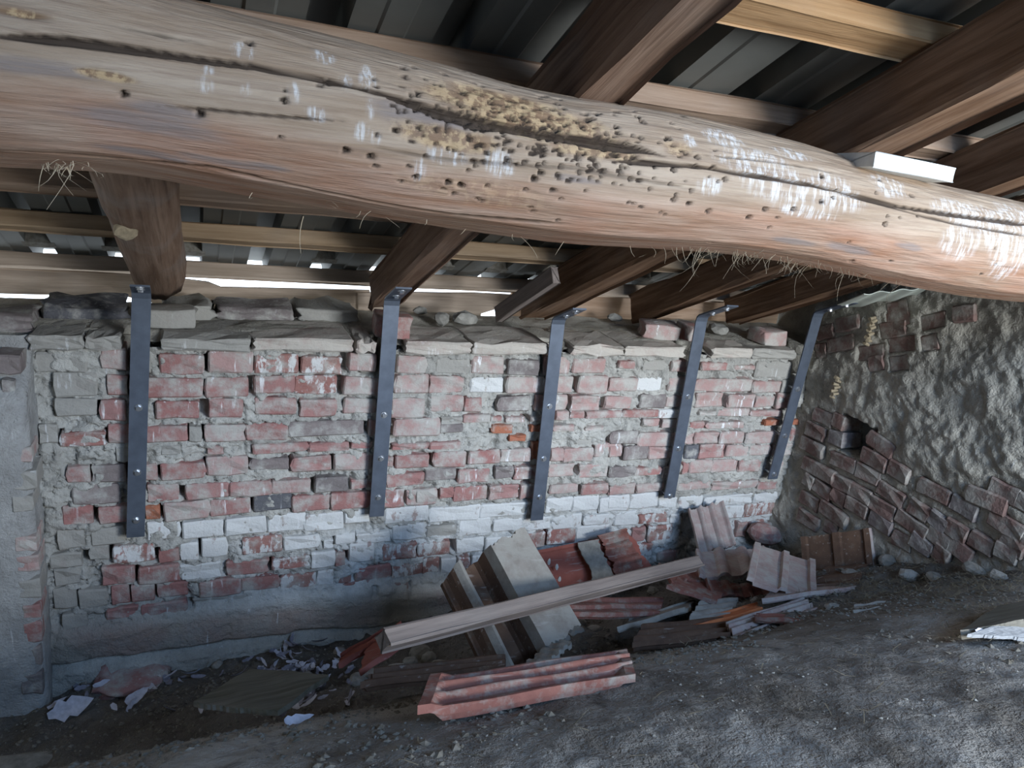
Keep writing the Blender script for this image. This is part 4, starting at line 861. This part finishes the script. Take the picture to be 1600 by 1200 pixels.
# litter on the floor: one uncountable scatter of crumbs, one of straw
def scatter(name, pts, smin, smax, mat, label, cat, seed):
    r = np.random.RandomState(seed); n = len(pts); base = np.array([(1, 0, 0), (-1, 0, 0), (0, 1, 0), (0, -1, 0), (0, 0, 1), (0, 0, -1)], float); fc = [(0, 2, 4), (2, 1, 4), (1, 3, 4), (3, 0, 4), (2, 0, 5), (1, 2, 5), (3, 1, 5), (0, 3, 5)]
    vs = np.zeros((n, 6, 3)); s = smin + (smax - smin) * r.rand(n, 1, 1) ** 3
    vs = base[None] * s * (1 + .6 * (r.rand(n, 6, 3) - .5)) * np.array([1.2, 1.0, .6]); a = r.rand(n) * 6.28; ca, sa = np.cos(a)[:, None], np.sin(a)[:, None]
    x = vs[..., 0] * ca - vs[..., 1] * sa; y = vs[..., 0] * sa + vs[..., 1] * ca; vs[..., 0] = x; vs[..., 1] = y; vs += np.array(pts)[:, None, :]
    me = mesh(vs.reshape(-1, 3), [tuple(q + 6 * i for q in f) for i in range(n) for f in fc]); o = link(name, me, mat); return tag(o, label, cat, kind='stuff')
r = np.random.RandomState(3)
x = r.uniform(-.6, 2.48, 15000); y = .7 + 1.75 * r.rand(15000) ** .8; keep = (fbm(x * 4, y * 4, 0, 3, 610) + .55 * sstep(1.25, 1.6, y) + .3 * sstep(1.8, 2.3, x) * sstep(1., 1.2, y)) > .12; x = x[keep]; y = y[keep]; z = gh(x, y) + .002
scatter('floor_crumbs', np.stack([x, y, z], 1), .0012, .009, M_DEBRIS, 'dark crumbs and dirt scattered over the floor and valley', 'dirt', 1)
x = r.uniform(-.6, 2.48, 5000); y = .7 + 1.6 * r.rand(5000); keep = fbm(x * 3, y * 3, 0, 3, 640) > .05; x = x[keep]; y = y[keep]
scatter('lime_crumbs', np.stack([x, y, gh(x, y) + .002], 1), .0008, .004, M_STONE, 'pale lime crumbs scattered over the floor', 'dirt', 2)
parts = []
def g1(x, y): return float(gh(x, y))
for px, py, sx, sy_, n in [(1420, 905, .16, .10, 420), (1520, 920, .14, .09, 380), (1350, 930, .10, .07, 220), (1230, 945, .07, .05, 260), (1560, 960, .10, .06, 140), (1000, 1030, .3, .1, 60), (1300, 1080, .4, .15, 50), (300, 1060, .25, .12, 160), (620, 1090, .2, .08, 80)]:
    p = ghit(px, py); straw_at(p, (sx, sy_), int(n * 1.3), .01, .06, g1, .025, .0012)
V_, F_ = join(parts); c = np.mean(np.array(V_), 0); o = link('floor_straw', mesh([v - c for v in V_], F_), M_STRAWD); o.location = tuple(c)
tag(o, 'dusty straw matted on the floor along the right wall and in the rubble', 'straw', kind='stuff')
# rounded kerb of mortar at the bottom left corner
p = ghit(60, 1196); o = stone((p[0] - .08, p[1] - .02, p[2] - .01), (.19, .09, .04), 71, M_STONE, 'mortar_kerb'); o.rotation_euler = (0, 0, .1); o.data.polygons.foreach_set('use_smooth', [True] * len(o.data.polygons)); tag(o, 'rounded grey mortar kerb at the bottom left corner', 'kerb')

# unseen shell behind the viewer, open where daylight enters
vs, fs = join([boxm(-2.7, .9, -2.75, -2.65, -1.2, 2.6), boxm(.9, 2.8, -2.75, -2.65, 1.0, 2.6), boxm(.9, 2.8, -2.75, -2.65, -1.2, -.4)])
tag(link('wall_front', mesh(vs, fs), M_PLAST), kind='structure')
vs, fs = boxm(-2.75, -2.65, -2.7, 3.0, -2.2, 2.4); tag(link('wall_far_left', mesh(vs, fs), M_PLAST), kind='structure')
print('tris', sum(len(o.data.loop_triangles) or len(o.data.polygons) * 2 for o in bpy.data.objects if o.type == 'MESH'), 'objs', len(bpy.data.objects))
